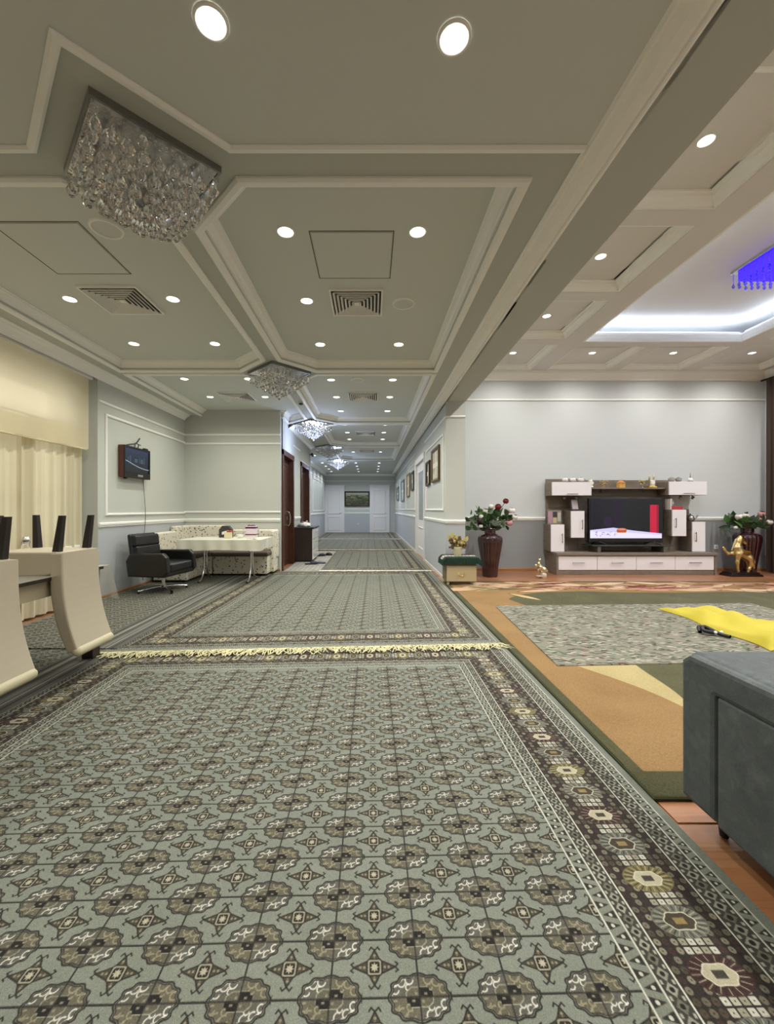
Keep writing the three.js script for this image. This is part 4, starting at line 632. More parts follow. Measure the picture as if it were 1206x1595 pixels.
function upturnedChair(label, Za) {
  const o = thing('dining_chair', label, 'chair', [-2.15, 0.75, -Za], 0, 'upholstered chairs turned upside down on the dining table');
  const w = 0.38;   // local x: 0 at the backrest, negative over the table; local z from 0 to -w
  mesh('seat', extrudeZ([[-0.42, 0.02], [-0.36, 0.003], [-0.2, 0.0], [-0.06, 0.008], [0.005, 0.03], [0.03, 0.08], [0.03, 0.135], [0.0, 0.145], [-0.42, 0.145], [-0.435, 0.12], [-0.435, 0.05]], -0.004, -w + 0.004, 0.012), beige, o);
  const out = [], inn = []; for (let i = 0; i <= 12; i++) { const t = i / 12, y = 0.14 - 0.66 * t, x = 0.028 + 0.045 * t + 0.065 * t * t * t - 0.012 * Math.sin(t * 3.14); out.push([x + 0.012, y]); inn.push([x - 0.045 - 0.012 * Math.sin(t * 3.14), y]); }
  mesh('backrest', extrudeZ([...out, ...inn.reverse()], 0, -w, 0.012), beige, o);
  const roll = new THREE.CapsuleGeometry(0.033, w - 0.05, 6, 16); roll.rotateX(Math.PI / 2); roll.translate(0.142, -0.525, -w / 2); mesh('back_roll', roll, beigePipe, o);
  for (const z of [-0.012, -w + 0.012]) mesh('piping', tube(out.map(([x, y]) => [x + 0.001, y, z]), 0.004, 6, 24), beigePipe, o);
  mesh('seam', tube([[0.046, 0.02, -0.01], [0.042, 0.0, -w / 2], [0.046, 0.02, -w + 0.01]], 0.003, 6), beige, o);
  for (const [x, z, dx, dz] of [[-0.015, -0.045, 0.035, 0.0], [-0.015, -w + 0.045, 0.035, -0.0], [-0.385, -0.045, -0.02, 0.01], [-0.385, -w + 0.045, -0.02, -0.01]]) {
    const g = new THREE.BoxGeometry(0.044, 0.26, 0.044, 1, 4, 1), p = g.attributes.position; for (let i = 0; i < p.count; i++) { const t = p.getY(i) / 0.26 + 0.5; p.setX(i, p.getX(i) * (1 - 0.28 * t) + dx * t); p.setZ(i, p.getZ(i) * (1 - 0.28 * t) + dz * t); } g.computeVertexNormals(); g.translate(x, 0.145 + 0.13, z); mesh('leg', metreUV(g, 3, true), chairWood, o);
  }
  return o;
}
upturnedChair('beige upholstered chair upside down at the far end of the dining table', 2.79);
upturnedChair('beige upholstered chair upside down, cut by the left picture edge', 2.07);
{
  const o = thing('glass_carafe', 'small clear glass carafe between the upturned chair legs', 'carafe', [-2.69, 0.749, -3.2]);
  mesh('bottle', lathe([[0, 0.003], [0.05, 0.003], [0.055, 0.02], [0.052, 0.1], [0.03, 0.15], [0.024, 0.17], [0.03, 0.2], [0.027, 0.2], [0.021, 0.17], [0.027, 0.15], [0.049, 0.1], [0.052, 0.02], [0, 0.008]], 24), M(0xffffff, 0.02, { transmission: 1, thickness: 0.01 }), o);
  mesh('stopper', lathe([[0, 0.196], [0.02, 0.196], [0.024, 0.205], [0.028, 0.215], [0.016, 0.235], [0, 0.24]], 20), chrome, o);
}

// ------------------------------------------------------------------ corner bench, its table, armchair
const floralTex = canvasTex(1024, 1024, (c, w, h) => { c.fillStyle = '#dcd7c6'; c.fillRect(0, 0, w, h); for (let i = 0; i < 190; i++) { const x = rnd() * w, y = rnd() * h; c.save(); c.translate(x, y); c.rotate(rr(0, 6.28)); c.globalAlpha = 0.9; c.fillStyle = ['#4a463e', '#6e5f4c', '#3e4434', '#8a7a62'][i % 4]; for (let k = 0; k < 3; k++) { c.beginPath(); c.ellipse(rr(-5, 5), rr(-5, 5), rr(8, 17), rr(4, 8), rr(0, 3), 0, 7); c.fill(); } c.strokeStyle = '#7f7c64'; c.lineWidth = 2.2; c.globalAlpha = 0.6; c.beginPath(); c.moveTo(0, 0); c.quadraticCurveTo(18, -14, 36, 6); c.stroke(); c.restore(); } c.globalAlpha = 1; speckle(c, w, h, 14, 6); });
const floral = M(0xffffff, 0.8, { map: floralTex }), brownSeat = M(0x5a4a40, 0.6);
{
  const o = thing('corner_bench', 'cream flower-print corner bench with brown seats against the grey walls', 'bench');
  const fb = (...a) => metreUV(rbox(...a), 0.95);
  mesh('base', fb(-2.78, -1.82, 0.06, 0.37, -7.72, -7.22, 0.012), floral, o);
  mesh('base', fb(-3.48, -2.94, 0.06, 0.37, -7.2, -6.56, 0.012), floral, o);
  mesh('base', fb(-3.48, -2.8, 0.06, 0.37, -7.74, -7.21, 0.012), floral, o);
  mesh('seat', rbox(-2.79, -1.8, 0.37, 0.45, -7.7, -7.18, 0.03, 3), brownSeat, o);
  mesh('seat', rbox(-3.46, -2.9, 0.37, 0.45, -7.17, -6.54, 0.03, 3), brownSeat, o);
  mesh('seat', rbox(-3.46, -2.8, 0.37, 0.46, -7.7, -7.18, 0.03, 3), brownSeat, o);
  mesh('backrest', fb(-2.74, -1.74, 0.3, 0.82, -7.78, -7.66, 0.03, 3), floral, o);
  mesh('backrest', fb(-3.52, -3.4, 0.3, 0.82, -7.2, -6.5, 0.03, 3), floral, o);
  mesh('backrest', [fb(-3.52, -2.74, 0.3, 0.9, -7.78, -7.66, 0.03, 3), fb(-3.52, -3.4, 0.3, 0.9, -7.7, -7.2, 0.03, 3)], floral, o);
  mesh('side_panel', fb(-1.82, -1.76, 0.06, 0.8, -7.76, -7.45, 0.012), floral, o);
  for (const [x, z] of [[-2.7, -7.28], [-1.9, -7.28], [-1.9, -7.68], [-2.7, -7.68], [-3.4, -6.62], [-3.02, -6.62], [-3.02, -7.1], [-3.4, -7.1]]) mesh('foot', cyl(0.02, 0.025, 0.032, 0.065, x, z, 12), black, o);
}
{
  const o = thing('folding_table', 'small table with curved chrome legs before the corner bench', 'table');
  const x0 = -2.98, x1 = -1.74, a = 6.4, b = 7.1;
  mesh('tabletop', rbox(x0, x1, 0.69, 0.715, -b, -a, 0.01), whitePlastic, o);
  for (const x of [-2.72, -1.96]) { for (const s of [-1, 1]) mesh('leg', tube([[x, 0.69, -6.75 + s * 0.05], [x, 0.4, -6.75 + s * 0.05], [x, 0.2, -6.75 + s * 0.07], [x, 0.07, -6.75 + s * 0.17], [x, 0.047, -6.75 + s * 0.27]], 0.014, 10, 30), chrome, o); mesh('stretcher', [bar([x, 0.33, -6.8], [x, 0.33, -6.7], 0.01), bar([x, 0.45, -6.75], [x + (x < -2.3 ? 0.22 : -0.22), 0.69, -6.75], 0.008)], chrome, o); }
}
{ // white oilcloth draped over the small table
  const pos = [], idx = [], x0 = -3.0, x1 = -1.72, a = 6.38, b = 7.12, per = []; const n = 40;
  for (let i = 0; i < n; i++) per.push([x0 + (x1 - x0) * i / n, a, 0]); for (let i = 0; i < n / 2; i++) per.push([x1, a + (b - a) * i / (n / 2), 1]); for (let i = 0; i < n; i++) per.push([x1 - (x1 - x0) * i / n, b, 2]); for (let i = 0; i < n / 2; i++) per.push([x0, b - (b - a) * i / (n / 2), 3]);
  const R = 7, K = per.length; for (let j = 0; j <= R; j++) for (let i = 0; i < K; i++) { const [x, Z] = per[i], t = j / R, cx = (x - (x0 + x1) / 2) / ((x1 - x0) / 2), cz = (Z - (a + b) / 2) / ((b - a) / 2), wv = 0.012 * Math.sin(i * 0.9) * t + 0.008 * Math.sin(i * 0.37 + 1) * t; pos.push(x + (Math.abs(cx) > 0.999 ? Math.sign(cx) * (0.01 + wv) : 0), 0.721 - 0.155 * t - (j ? 0.02 * Math.abs(cx * cz) * t : 0), -(Z + (Math.abs(cz) > 0.999 ? Math.sign(cz) * (0.01 + wv) : 0))); }
  for (let j = 0; j < R; j++) for (let i = 0; i < K; i++) { const p = j * K + i, q = j * K + (i + 1) % K; idx.push(p, q, p + K, q, q + K, p + K); }
  const c = pos.length / 3; pos.push((x0 + x1) / 2, 0.721, -(a + b) / 2); for (let i = 0; i < K; i++) idx.push(c, (i + 1) % K, i);
  const g = new THREE.BufferGeometry(); g.setAttribute('position', new THREE.Float32BufferAttribute(pos, 3)); g.setIndex(idx); g.computeVertexNormals();
  tag(mesh('oilcloth', toCreasedNormals(g, 0.7), M(0xd9d7c8, 0.35, { side: THREE.DoubleSide })), 'pale glossy oilcloth draped over the corner table', 'tablecloth');
}
{
  const y = 0.7225;
  const n = thing('napkin_holder', 'dark napkin box with white paper on the corner table', 'napkin box', [-2.45, y, -6.95]); mesh('holder', extrudeZ([[-0.1, 0], [0.1, 0], [0.1, 0.13], [0.05, 0.19], [-0.05, 0.19], [-0.1, 0.13]], -0.05, 0.05, 0.006), M(0x3b3532, 0.5), n); mesh('napkin', extrudeZ([[-0.05, 0.05], [0.06, 0.08], [0.05, 0.12], [-0.05, 0.09]], 0.045, 0.06, 0.003), whitePlastic, n);
  const s = thing('sugar_carton', 'small pale carton with red lid on the corner table', 'carton', [-2.33, y, -6.75]); mesh('body', rbox(-0.07, 0.04, 0, 0.1, -0.04, 0.04, 0.005), M(0xd5cfa8, 0.5), s); mesh('lid', rbox(-0.03, 0.045, 0.1, 0.125, -0.042, 0.042, 0.005), M(0xa33a2c, 0.4), s);
  const j = thing('sugar_bowl', 'small white bowl on the corner table beside the red-lidded carton', 'bowl', [-2.16, y, -6.78]); mesh('bowl', lathe([[0, 0], [0.03, 0.002], [0.05, 0.03], [0.055, 0.06], [0.05, 0.06], [0.045, 0.03], [0, 0.01]], 24), whitePlastic, j); mesh('spoon', tube([[0.02, 0.03, 0], [0.06, 0.08, 0.01], [0.09, 0.11, 0.02]], 0.004, 6), chrome, j);
  const b = thing('gift_box', 'white box with purple bands on the corner table', 'box', [-2.02, y, -6.95]); mesh('body', rbox(-0.085, 0.085, 0, 0.19, -0.06, 0.06, 0.004), M(0xd9cdd2, 0.5), b); mesh('ribbon', [rbox(-0.088, 0.088, 0.04, 0.06, -0.063, 0.063, 0.003), rbox(-0.088, 0.088, 0.15, 0.18, -0.063, 0.063, 0.003)], M(0x5a1446, 0.4), b);
  mesh('bow', [move(new THREE.TorusGeometry(0.03, 0.008, 6, 16), 0.03, 0.195, 0, 0, 1.2), move(new THREE.TorusGeometry(0.03, 0.008, 6, 16), -0.03, 0.195, 0, 0, 1.2)], M(0x5a1446, 0.4), b);
  const p = thing('white_spatula', 'white handled cake knife lying on the right corner of the corner table', 'knife', [-1.9, y, -6.5]); mesh('handle', tube([[-0.1, 0.012, -0.1], [0.02, 0.014, 0.0], [0.06, 0.012, 0.04]], 0.01, 8), whitePlastic, p); mesh('blade', rbox(0.05, 0.1, 0.006, 0.01, 0.02, 0.1, 0.002), chrome, p);
}
{
  const leather = M(0x0d0d0e, 0.38, { bumpMap: noiseTex, bumpScale: 0.0006, clearcoat: 0.15 }), o = thing('black_armchair', 'black leather swivel armchair with chrome star base in the left corner', 'armchair', [-2.98, 0.032, -5.9], -0.17);
  mesh('seat', puffy(0.5, 0.13, 0.5, 0.012).translate(0.05, 0.36, 0), leather, o);
  mesh('seat_shell', rbox(-0.26, 0.28, 0.24, 0.33, -0.3, 0.3, 0.03, 3), leather, o);
  const bk = (y, h) => { const g = puffy(0.1, h, 0.48, 0.012); g.rotateZ(0.14); g.translate(-0.245 - (y - 0.4) * 0.14, y, 0); return g; };
  mesh('back_cushion', bk(0.53, 0.24), leather, o); mesh('back_cushion', bk(0.72, 0.16), leather, o);
  const sh = rbox(-0.03, 0.03, -0.27, 0.27, -0.26, 0.26, 0.025, 3); sh.rotateZ(0.14); sh.translate(-0.315, 0.55, 0); mesh('back_shell', sh, leather, o);
  for (const s of [-1, 1]) mesh('arm', extrudeZ([[-0.28, 0.26], [0.24, 0.26], [0.29, 0.32], [0.27, 0.5], [0.22, 0.545], [-0.26, 0.535], [-0.31, 0.45]], s > 0 ? 0.26 : -0.34, s > 0 ? 0.34 : -0.26, 0.022), leather, o);
  mesh('pedestal', [cyl(0.026, 0.026, 0.06, 0.25, 0, 0, 18), cyl(0.05, 0.035, 0.05, 0.08, 0, 0, 18), cyl(0.08, 0.08, 0.225, 0.24, 0, 0, 18)], chrome, o);
  for (let k = 0; k < 4; k++) { const a = k * Math.PI / 2 + 0.62, x = Math.cos(a), z = Math.sin(a); const l = mesh('foot', tube([[0, 0.065, 0], [x * 0.17, 0.055, z * 0.17], [x * 0.33, 0.03, z * 0.33]], 0.017, 8), chrome, o); mesh('glide', cyl(0.018, 0.018, 0, 0.022, x * 0.325, z * 0.325, 12), black, l); }
}

// ------------------------------------------------------------------ small television on the left wall, aerial, cord
{
  const scr = canvasTex(512, 320, (c, w, h) => { const g = c.createLinearGradient(0, 0, 0, h); g.addColorStop(0, '#26324f'); g.addColorStop(0.55, '#131b30'); g.addColorStop(1, '#0a0e18'); c.fillStyle = g; c.fillRect(0, 0, w, h);
    c.fillStyle = '#33505e'; for (const [x, y, ww, hh] of [[60, 120, 14, 60], [100, 100, 22, 90], [200, 130, 60, 50], [300, 110, 12, 70], [330, 125, 50, 60], [400, 100, 14, 90]]) c.fillRect(x, y, ww, hh);
    c.strokeStyle = '#9fb4c0'; c.lineWidth = 9; c.beginPath(); c.moveTo(0, 170); c.bezierCurveTo(120, 190, 260, 260, 512, 262); c.stroke(); c.fillStyle = '#b9cad2'; for (let i = 0; i < 70; i++) c.fillRect(rnd() * w, 150 + rnd() * 120, 2, 2); speckle(c, w, h, 8); });
  const o = thing('small_television', 'small television in a brown casing on the left wall showing a night bridge', 'television', [WL + 0.005, 1.88, -6.08]);
  const H = 0.225, L = 0.335;
  mesh('casing', metreUV(rbox(0.0, 0.075, -H, H, -L, L, 0.006), 2), M(0x5a2f22, 0.45), o);
  mesh('bezel', [rbox(0.075, 0.09, H - 0.03, H, -L, L, 0.004), rbox(0.075, 0.09, -H, -H + 0.085, -L, L, 0.004), rbox(0.075, 0.09, -H + 0.08, H - 0.03, -L, -L + 0.025, 0.004), rbox(0.075, 0.09, -H + 0.08, H - 0.03, L - 0.025, L, 0.004)], black, o);
  const sg = new THREE.PlaneGeometry(2 * L - 0.05, 2 * H - 0.11); sg.rotateY(Math.PI / 2); sg.translate(0.078, 0.0275, 0); mesh('screen', sg, new THREE.MeshStandardMaterial({ color: 0x000000, emissiveMap: scr, emissive: 0xffffff, emissiveIntensity: 1.3, roughness: 0.25 }), o);
  mesh('clock_display', [0, 1, 2, 3].map((i) => rbox(0.0895, 0.0915, -H + 0.025, -H + 0.055, -0.02 - i * 0.035, 0.005 - i * 0.035, 0.001)), M(0x9aa0a2, 0.5), o);
  mesh('wall_bracket', [rbox(0.02, 0.05, -H - 0.02, -H, 0.2, 0.25, 0.004), rbox(0.02, 0.06, H, H + 0.03, -0.33, -0.24, 0.004)], black, o);
  const a = thing('fork_aerial', 'small dark branched aerial standing on the wall television', 'aerial', [WL + 0.05, 1.88 + H, -6.08]);
  mesh('boom', tube([[0, 0.0, 0.25], [0, 0.04, 0.1], [0, 0.07, -0.02], [0, 0.16, -0.12]], 0.01, 6), black, a); mesh('arm', tube([[0, 0.075, -0.02], [0.02, 0.05, -0.05], [0.02, 0.0, -0.03]], 0.007, 6), black, a); mesh('arm', tube([[0, 0.07, 0.0], [0.01, 0.04, 0.02], [0.01, 0.0, 0.03]], 0.007, 6), black, a); mesh('arm', tube([[0, 0.07, -0.03], [0.03, 0.05, -0.1]], 0.006, 6), black, a);
  tag(mesh('hanging_wire', tube([[WL + 0.012, 1.66, -6.36], [WL + 0.045, 1.2, -6.36], [WL + 0.045, 1.0, -6.36], [WL + 0.01, 0.6, -6.36], [WL + 0.01, 0.1, -6.36]], 0.004, 6, 30), M(0x4c4a44, 0.6)), 'thin grey wire hanging from the small television to the floor', 'wire');
}
// ------------------------------------------------------------------ wall unit
{
  const o = thing('media_unit', 'grey oak television wall unit with glossy white fronts', 'wall unit'), ow = (...a) => metreUV(rbox(...a, 0.004, 1), 0.9);
  const handleH = (p, x0, x1, y, z) => mesh('handle', [bar([x0, y, z + 0.03], [x1, y, z + 0.03], 0.007), bar([x0 + 0.02, y, z], [x0 + 0.02, y, z + 0.03], 0.006), bar([x1 - 0.02, y, z], [x1 - 0.02, y, z + 0.03], 0.006)], steelDull, p);
  const handleV = (p, x, y0, y1, z) => mesh('handle', [bar([x, y0, z + 0.03], [x, y1, z + 0.03], 0.007), bar([x, y0 + 0.02, z], [x, y0 + 0.02, z + 0.03], 0.006), bar([x, y1 - 0.02, z], [x, y1 - 0.02, z + 0.03], 0.006)], steelDull, p);
  const zb = -7.92;
  mesh('base', [ow(3.36, 6.27, 0.36, 0.41, zb, -7.42), ow(3.36, 3.4, 0.0, 0.36, zb, -7.44), ow(6.23, 6.27, 0.0, 0.36, zb, -7.44), ow(3.4, 6.23, 0.0, 0.085, zb, -7.46), ow(3.4, 6.23, 0.085, 0.36, zb, -7.5)], oak, o);
  for (let i = 0; i < 4; i++) { const x0 = 3.405 + i * 0.707; const d = mesh('drawer', rbox(x0, x0 + 0.7, 0.095, 0.345, -7.5, -7.455, 0.004), glossWhite, o); handleH(d, x0 + 0.24, x0 + 0.46, 0.23, -7.455); }
  // back boards
  [[3.36, 3.97, 0.41, 1.22], [3.36, 3.97, 1.22, 1.78], [3.97, 5.75, 0.41, 0.95], [3.97, 5.75, 0.95, 1.45], [3.97, 5.75, 1.45, 1.76], [5.75, 6.12, 0.41, 1.2]].forEach(([a, b, c, d]) => mesh('back_board', ow(a, b - 0.003, c, d - 0.003, zb, zb + 0.025), oak, o));
  mesh('shelf', ow(4.08, 5.5, 1.575, 1.6, zb + 0.025, -7.66), oak, o);
  const cab = (x0, x1, y0, y1, hand) => { mesh('cabinet', ow(x0, x1, y0, y1, zb + 0.025, -7.6), oak, o); const d = mesh('door', rbox(x0 + 0.002, x1 - 0.002, y0 + 0.002, y1 - 0.002, -7.6, -7.575, 0.004), glossWhite, o); if (hand === 'h') handleH(d, (x0 + x1) / 2 - 0.1, (x0 + x1) / 2 + 0.1, y0 + 0.03, -7.575); else handleV(d, hand > 0 ? x1 - 0.05 : x0 + 0.05, (y0 + y1) / 2 - 0.09, (y0 + y1) / 2 + 0.09, -7.575); };
  cab(3.34, 4.07, 1.45, 1.70, 'h'); cab(5.5, 6.2, 1.46, 1.71, 'h'); cab(3.32, 3.57, 0.412, 0.917, 1); cab(3.69, 3.94, 0.67, 1.165, 1); cab(5.56, 5.82, 0.70, 1.19, -1); cab(5.93, 6.17, 0.412, 0.965, -1);
  for (const x of [3.6, 3.82, 5.75, 5.98]) mesh('spotlight', [cyl(0.02, 0.026, -0.03, 0.02, 0, 0, 12).rotateX(0.7).translate(x, 1.415, -7.63), bar([x, 1.45, -7.66], [x, 1.42, -7.64], 0.006)], steelDull, o);
  for (const x of [4.32, 5.12]) mesh('spotlight', [cyl(0.02, 0.026, -0.03, 0.02, 0, 0, 12).rotateX(0.7).translate(x, 1.545, -7.72), bar([x, 1.575, -7.74], [x, 1.55, -7.73], 0.006)], steelDull, o);
}
{
  const o = thing('television', 'large flat television with a lit film scene on the wall unit', 'television', [4.73, 0.0, -7.62]);
  const scr = canvasTex(1024, 576, (c, w, h) => {
    const g = c.createLinearGradient(0, 0, w, 0); g.addColorStop(0, '#0d0a1c'); g.addColorStop(0.5, '#14161c'); g.addColorStop(1, '#0b0d10'); c.fillStyle = g; c.fillRect(0, 0, w, h);
    c.fillStyle = '#171026'; c.fillRect(30, 0, 14, h); c.fillRect(330, 0, 120, h); c.fillStyle = '#241236'; c.beginPath(); c.ellipse(250, 330, 60, 80, 0, 0, 7); c.fill();
    c.fillStyle = '#c2183c'; c.beginPath(); c.roundRect(855, 80, 125, 470, 12); c.fill(); c.fillStyle = '#8e0f2c'; c.fillRect(950, 80, 30, 470);
    c.fillStyle = '#cfc9ee'; c.beginPath(); c.moveTo(0, 455); c.lineTo(330, 418); c.lineTo(620, 462); c.lineTo(1024, 505); c.lineTo(1024, 576); c.lineTo(0, 576); c.fill();
    c.fillStyle = '#e6e0f8'; c.beginPath(); c.moveTo(0, 470); c.lineTo(520, 490); c.lineTo(1024, 530); c.lineTo(1024, 576); c.lineTo(0, 576); c.fill();
    for (let i = 0; i < 26; i++) { c.fillStyle = ['#8f86b8', '#a9a1cc', '#6d6690'][i % 3]; c.beginPath(); c.ellipse(rr(60, 420), rr(480, 545), rr(6, 16), rr(3, 6), rr(-0.5, 0.5), 0, 7); c.fill(); }
    c.fillStyle = '#e9d9d4'; c.beginPath(); c.ellipse(450, 495, 95, 20, 0, 0, 7); c.fill(); c.fillStyle = '#b5523a'; c.beginPath(); c.roundRect(380, 440, 140, 52, 20); c.fill(); c.fillStyle = '#d98a62'; c.beginPath(); c.ellipse(450, 442, 66, 16, 0, 0, 7); c.fill();
  });
  mesh('casing', rbox(-0.69, 0.69, 0.585, 1.405, -0.05, 0.0, 0.008), M(0x101010, 0.3), o);
  const s = new THREE.PlaneGeometry(1.33, 0.72); s.translate(0, 1.02, 0.002); mesh('screen', s, new THREE.MeshStandardMaterial({ color: 0x050505, roughness: 0.12, emissive: 0xffffff, emissiveMap: scr, emissiveIntensity: 1.4 }), o);
  for (const x of [-0.5, 0.5]) mesh('stand_leg', [bar([x, 0.595, -0.03], [x + 0.07, 0.553, 0.1], 0.012), bar([x, 0.595, -0.03], [x - 0.07, 0.553, -0.14], 0.012)], black, o);
  const l = new THREE.RectAreaLight(0xb9aee8, 0.35, 1.33, 0.72); l.position.set(0, 1.02, 0.01); l.rotation.y = Math.PI; o.add(l);
  const r = thing('screen_riser', 'low dark glass riser under the large television', 'riser', [4.76, 0.411, -7.64]);
  mesh('top', rbox(-0.73, 0.73, 0.115, 0.13, -0.2, 0.18, 0.004), M(0x3c423e, 0.15), r); for (const x of [-0.6, 0.6]) mesh('leg', rbox(x - 0.03, x + 0.03, 0, 0.115, -0.18, 0.16, 0.004), M(0x5d5a52, 0.4), r);
}
// ornaments on the wall unit
function onUnit(name, label, cat, x, y, z, parts) { const o = thing(name, label, cat, [x, y, z]); for (const [n, g, m] of parts) mesh(n, g, m, o); return o; }
const porcelain = M(0xe6e2dc, 0.2, { clearcoat: 0.6 }), greyGlass = M(0xb8b8b4, 0.15, { clearcoat: 0.5 });
const bowlG = () => lathe([[0, 0], [0.03, 0.002], [0.05, 0.03], [0.058, 0.06], [0.054, 0.062], [0.046, 0.032], [0.02, 0.008], [0, 0.006]], 20);
[['white sugar pot, left of three on the upper left cabinet', 3.63], ['white lidded pot, middle of three on the upper left cabinet', 3.775], ['white small pot, right of three on the upper left cabinet', 3.925]].forEach(([l, x], i) => onUnit('white_pot', l, 'pot', x, 1.70, -7.68, [['body', lathe([[0, 0], [0.03, 0.002], [0.056, 0.035], [0.05, 0.07], [0.03, 0.08], [0, 0.08]], 20), porcelain], ['knob', new THREE.SphereGeometry(0.012, 10, 8).translate(0, 0.09, 0), i === 1 ? gold : steelDull], ['handle', move(new THREE.TorusGeometry(0.022, 0.006, 6, 14), 0.058, 0.04, 0), steelDull]]));
onUnit('silver_clock', 'small silver ornament clock at the left end of the unit shelf', 'clock', 4.14, 1.60, -7.76, [['case', lathe([[0, 0], [0.07, 0], [0.07, 0.02], [0.045, 0.05], [0.05, 0.12], [0.03, 0.16], [0, 0.165]], 16), silverGold], ['dial', cyl(0.035, 0.035, 0, 0.012, 0, 0, 20).rotateX(Math.PI / 2).translate(0, 0.09, 0.05), whitePlastic]]);
onUnit('dried_posy', 'tiny dried flower posy in a low pot on the unit shelf', 'flowers', 4.4, 1.60, -7.78, [['pot', lathe([[0, 0], [0.025, 0], [0.035, 0.05], [0.03, 0.05], [0, 0.01]], 16), silverGold], ['blossom', Array.from({ length: 16 }, () => new THREE.IcosahedronGeometry(0.018, 0).translate(rr(-0.07, 0.07), rr(0.06, 0.14), rr(-0.04, 0.04))), M(0xa08a5c, 0.9)]]);
onUnit('toy_house', 'small golden house ornament in the middle of the unit shelf', 'ornament', 4.72, 1.60, -7.76, [['house', rbox(-0.055, 0.055, 0, 0.09, -0.05, 0.05, 0.006), M(0xd6a64c, 0.4)], ['roof', new THREE.ConeGeometry(0.085, 0.07, 4).rotateY(Math.PI / 4).translate(0, 0.125, 0), M(0xb5763a, 0.5)]]);
onUnit('pale_posy', 'small pale flower bunch in a stem glass on the unit shelf', 'flowers', 5.12, 1.60, -7.74, [['glass', lathe([[0, 0], [0.035, 0], [0.006, 0.01], [0.006, 0.04], [0.03, 0.07], [0.028, 0.07], [0, 0.045]], 16), greyGlass], ['blossom', Array.from({ length: 18 }, () => new THREE.IcosahedronGeometry(0.019, 0).translate(rr(-0.06, 0.06), rr(0.07, 0.14), rr(-0.04, 0.04))), M(0xb9ac7c, 0.9)]]);
onUnit('mantel_clock', 'small ornate clock with twin figures at the right end of the unit shelf', 'clock', 5.3, 1.60, -7.76, [['case', rbox(-0.05, 0.05, 0, 0.15, -0.035, 0.035, 0.01), silverGold], ['base', rbox(-0.08, 0.08, 0, 0.03, -0.05, 0.05, 0.008), gold], ['dial', cyl(0.036, 0.036, 0, 0.01, 0, 0, 20).rotateX(Math.PI / 2).translate(0, 0.1, 0.036), whitePlastic], ['finial', [-0.04, 0.04].flatMap((x) => [lathe([[0, 0.14], [0.02, 0.15], [0.012, 0.2], [0.018, 0.22], [0.01, 0.245], [0, 0.25]], 10).translate(x, 0, 0)]), silverGold]]);
[['glass bowl, left one on the upper right cabinet', 5.62], ['glass bowl, second from left on the upper right cabinet', 5.75]].forEach(([l, x]) => onUnit('glass_bowl', l, 'bowl', x, 1.71, -7.68, [['bowl', bowlG(), greyGlass], ['lid', lathe([[0.056, 0.06], [0.03, 0.078], [0.008, 0.082], [0.01, 0.098], [0, 0.1]], 20), steelDull]]));
onUnit('perfume_bottle', 'white bottle with a thin spire on the upper right cabinet', 'bottle', 5.97, 1.71, -7.68, [['body', lathe([[0, 0], [0.04, 0], [0.045, 0.04], [0.03, 0.07], [0, 0.072]], 20), porcelain], ['spire', cyl(0.012, 0.003, 0.07, 0.17, 0, 0, 10), steelDull]]);
{
  const o = thing('standing_photograph', 'leaning framed photograph on the tall left middle cabinet', 'photograph', [3.83, 1.166, -7.7]); const t = new THREE.Group(); 
  const f = rbox(-0.09, 0.09, 0, 0.24, -0.012, 0.012, 0.004); f.rotateX(-0.2); f.rotateY(0.25); mesh('frame', f, M(0x3a3230, 0.5), o);
  const pg = rbox(-0.065, 0.065, 0.03, 0.21, 0.011, 0.015, 0.001); pg.rotateX(-0.2); pg.rotateY(0.25); mesh('photograph', pg, M(0xb9b0b4, 0.4), o);
}
onUnit('photo_stand', 'photo collage stand on the low left cabinet', 'photo stand', 3.45, 0.918, -7.72, [['board', rbox(-0.13, 0.13, 0, 0.26, -0.012, 0.0, 0.004), M(0x8a8478, 0.5)], ['photograph', rbox(-0.12, -0.04, 0.02, 0.24, 0, 0.004, 0.001), M(0xb08a9c, 0.5)], ['photograph', rbox(-0.03, 0.04, 0.02, 0.12, 0, 0.004, 0.001), M(0xc2b28c, 0.5)], ['photograph', rbox(-0.03, 0.05, 0.13, 0.23, 0, 0.004, 0.001), M(0x3c3a3a, 0.5)], ['photograph', rbox(0.055, 0.12, 0.05, 0.22, 0, 0.004, 0.001), M(0xb9b6ae, 0.5)]]);
onUnit('red_gift_box', 'red box with a silver figurine on the right middle cabinet', 'box', 5.66, 1.191, -7.72, [['box', rbox(-0.075, 0.13, 0, 0.06, -0.09, 0.1, 0.006), M(0xb5303a, 0.4)], ['figurine', lathe([[0, 0.06], [0.045, 0.06], [0.03, 0.09], [0.05, 0.13], [0.03, 0.17], [0.035, 0.2], [0.02, 0.23], [0, 0.235]], 14).translate(-0.02, 0, 0), greyGlass]]);
onUnit('book', 'thin white book standing on end beside the red box', 'book', 5.5, 1.191 - 0.0, -7.66, [['cover', rbox(-0.012, 0.012, 0, 0.2, -0.07, 0.07, 0.002), M(0xd8d0cc, 0.5)]]).position.set(5.573, 1.191, -7.7);
onUnit('tea_set', 'small dark teapot on the low right cabinet', 'teapot', 6.0, 0.966, -7.72, [['pot', lathe([[0, 0], [0.05, 0.0], [0.075, 0.05], [0.06, 0.1], [0.025, 0.125], [0, 0.128]], 20), steelDull], ['spout', tube([[0.06, 0.04, 0], [0.11, 0.07, 0], [0.14, 0.12, 0]], 0.012, 8), steelDull], ['knob', new THREE.SphereGeometry(0.013, 10, 8).translate(0, 0.137, 0), black]]);

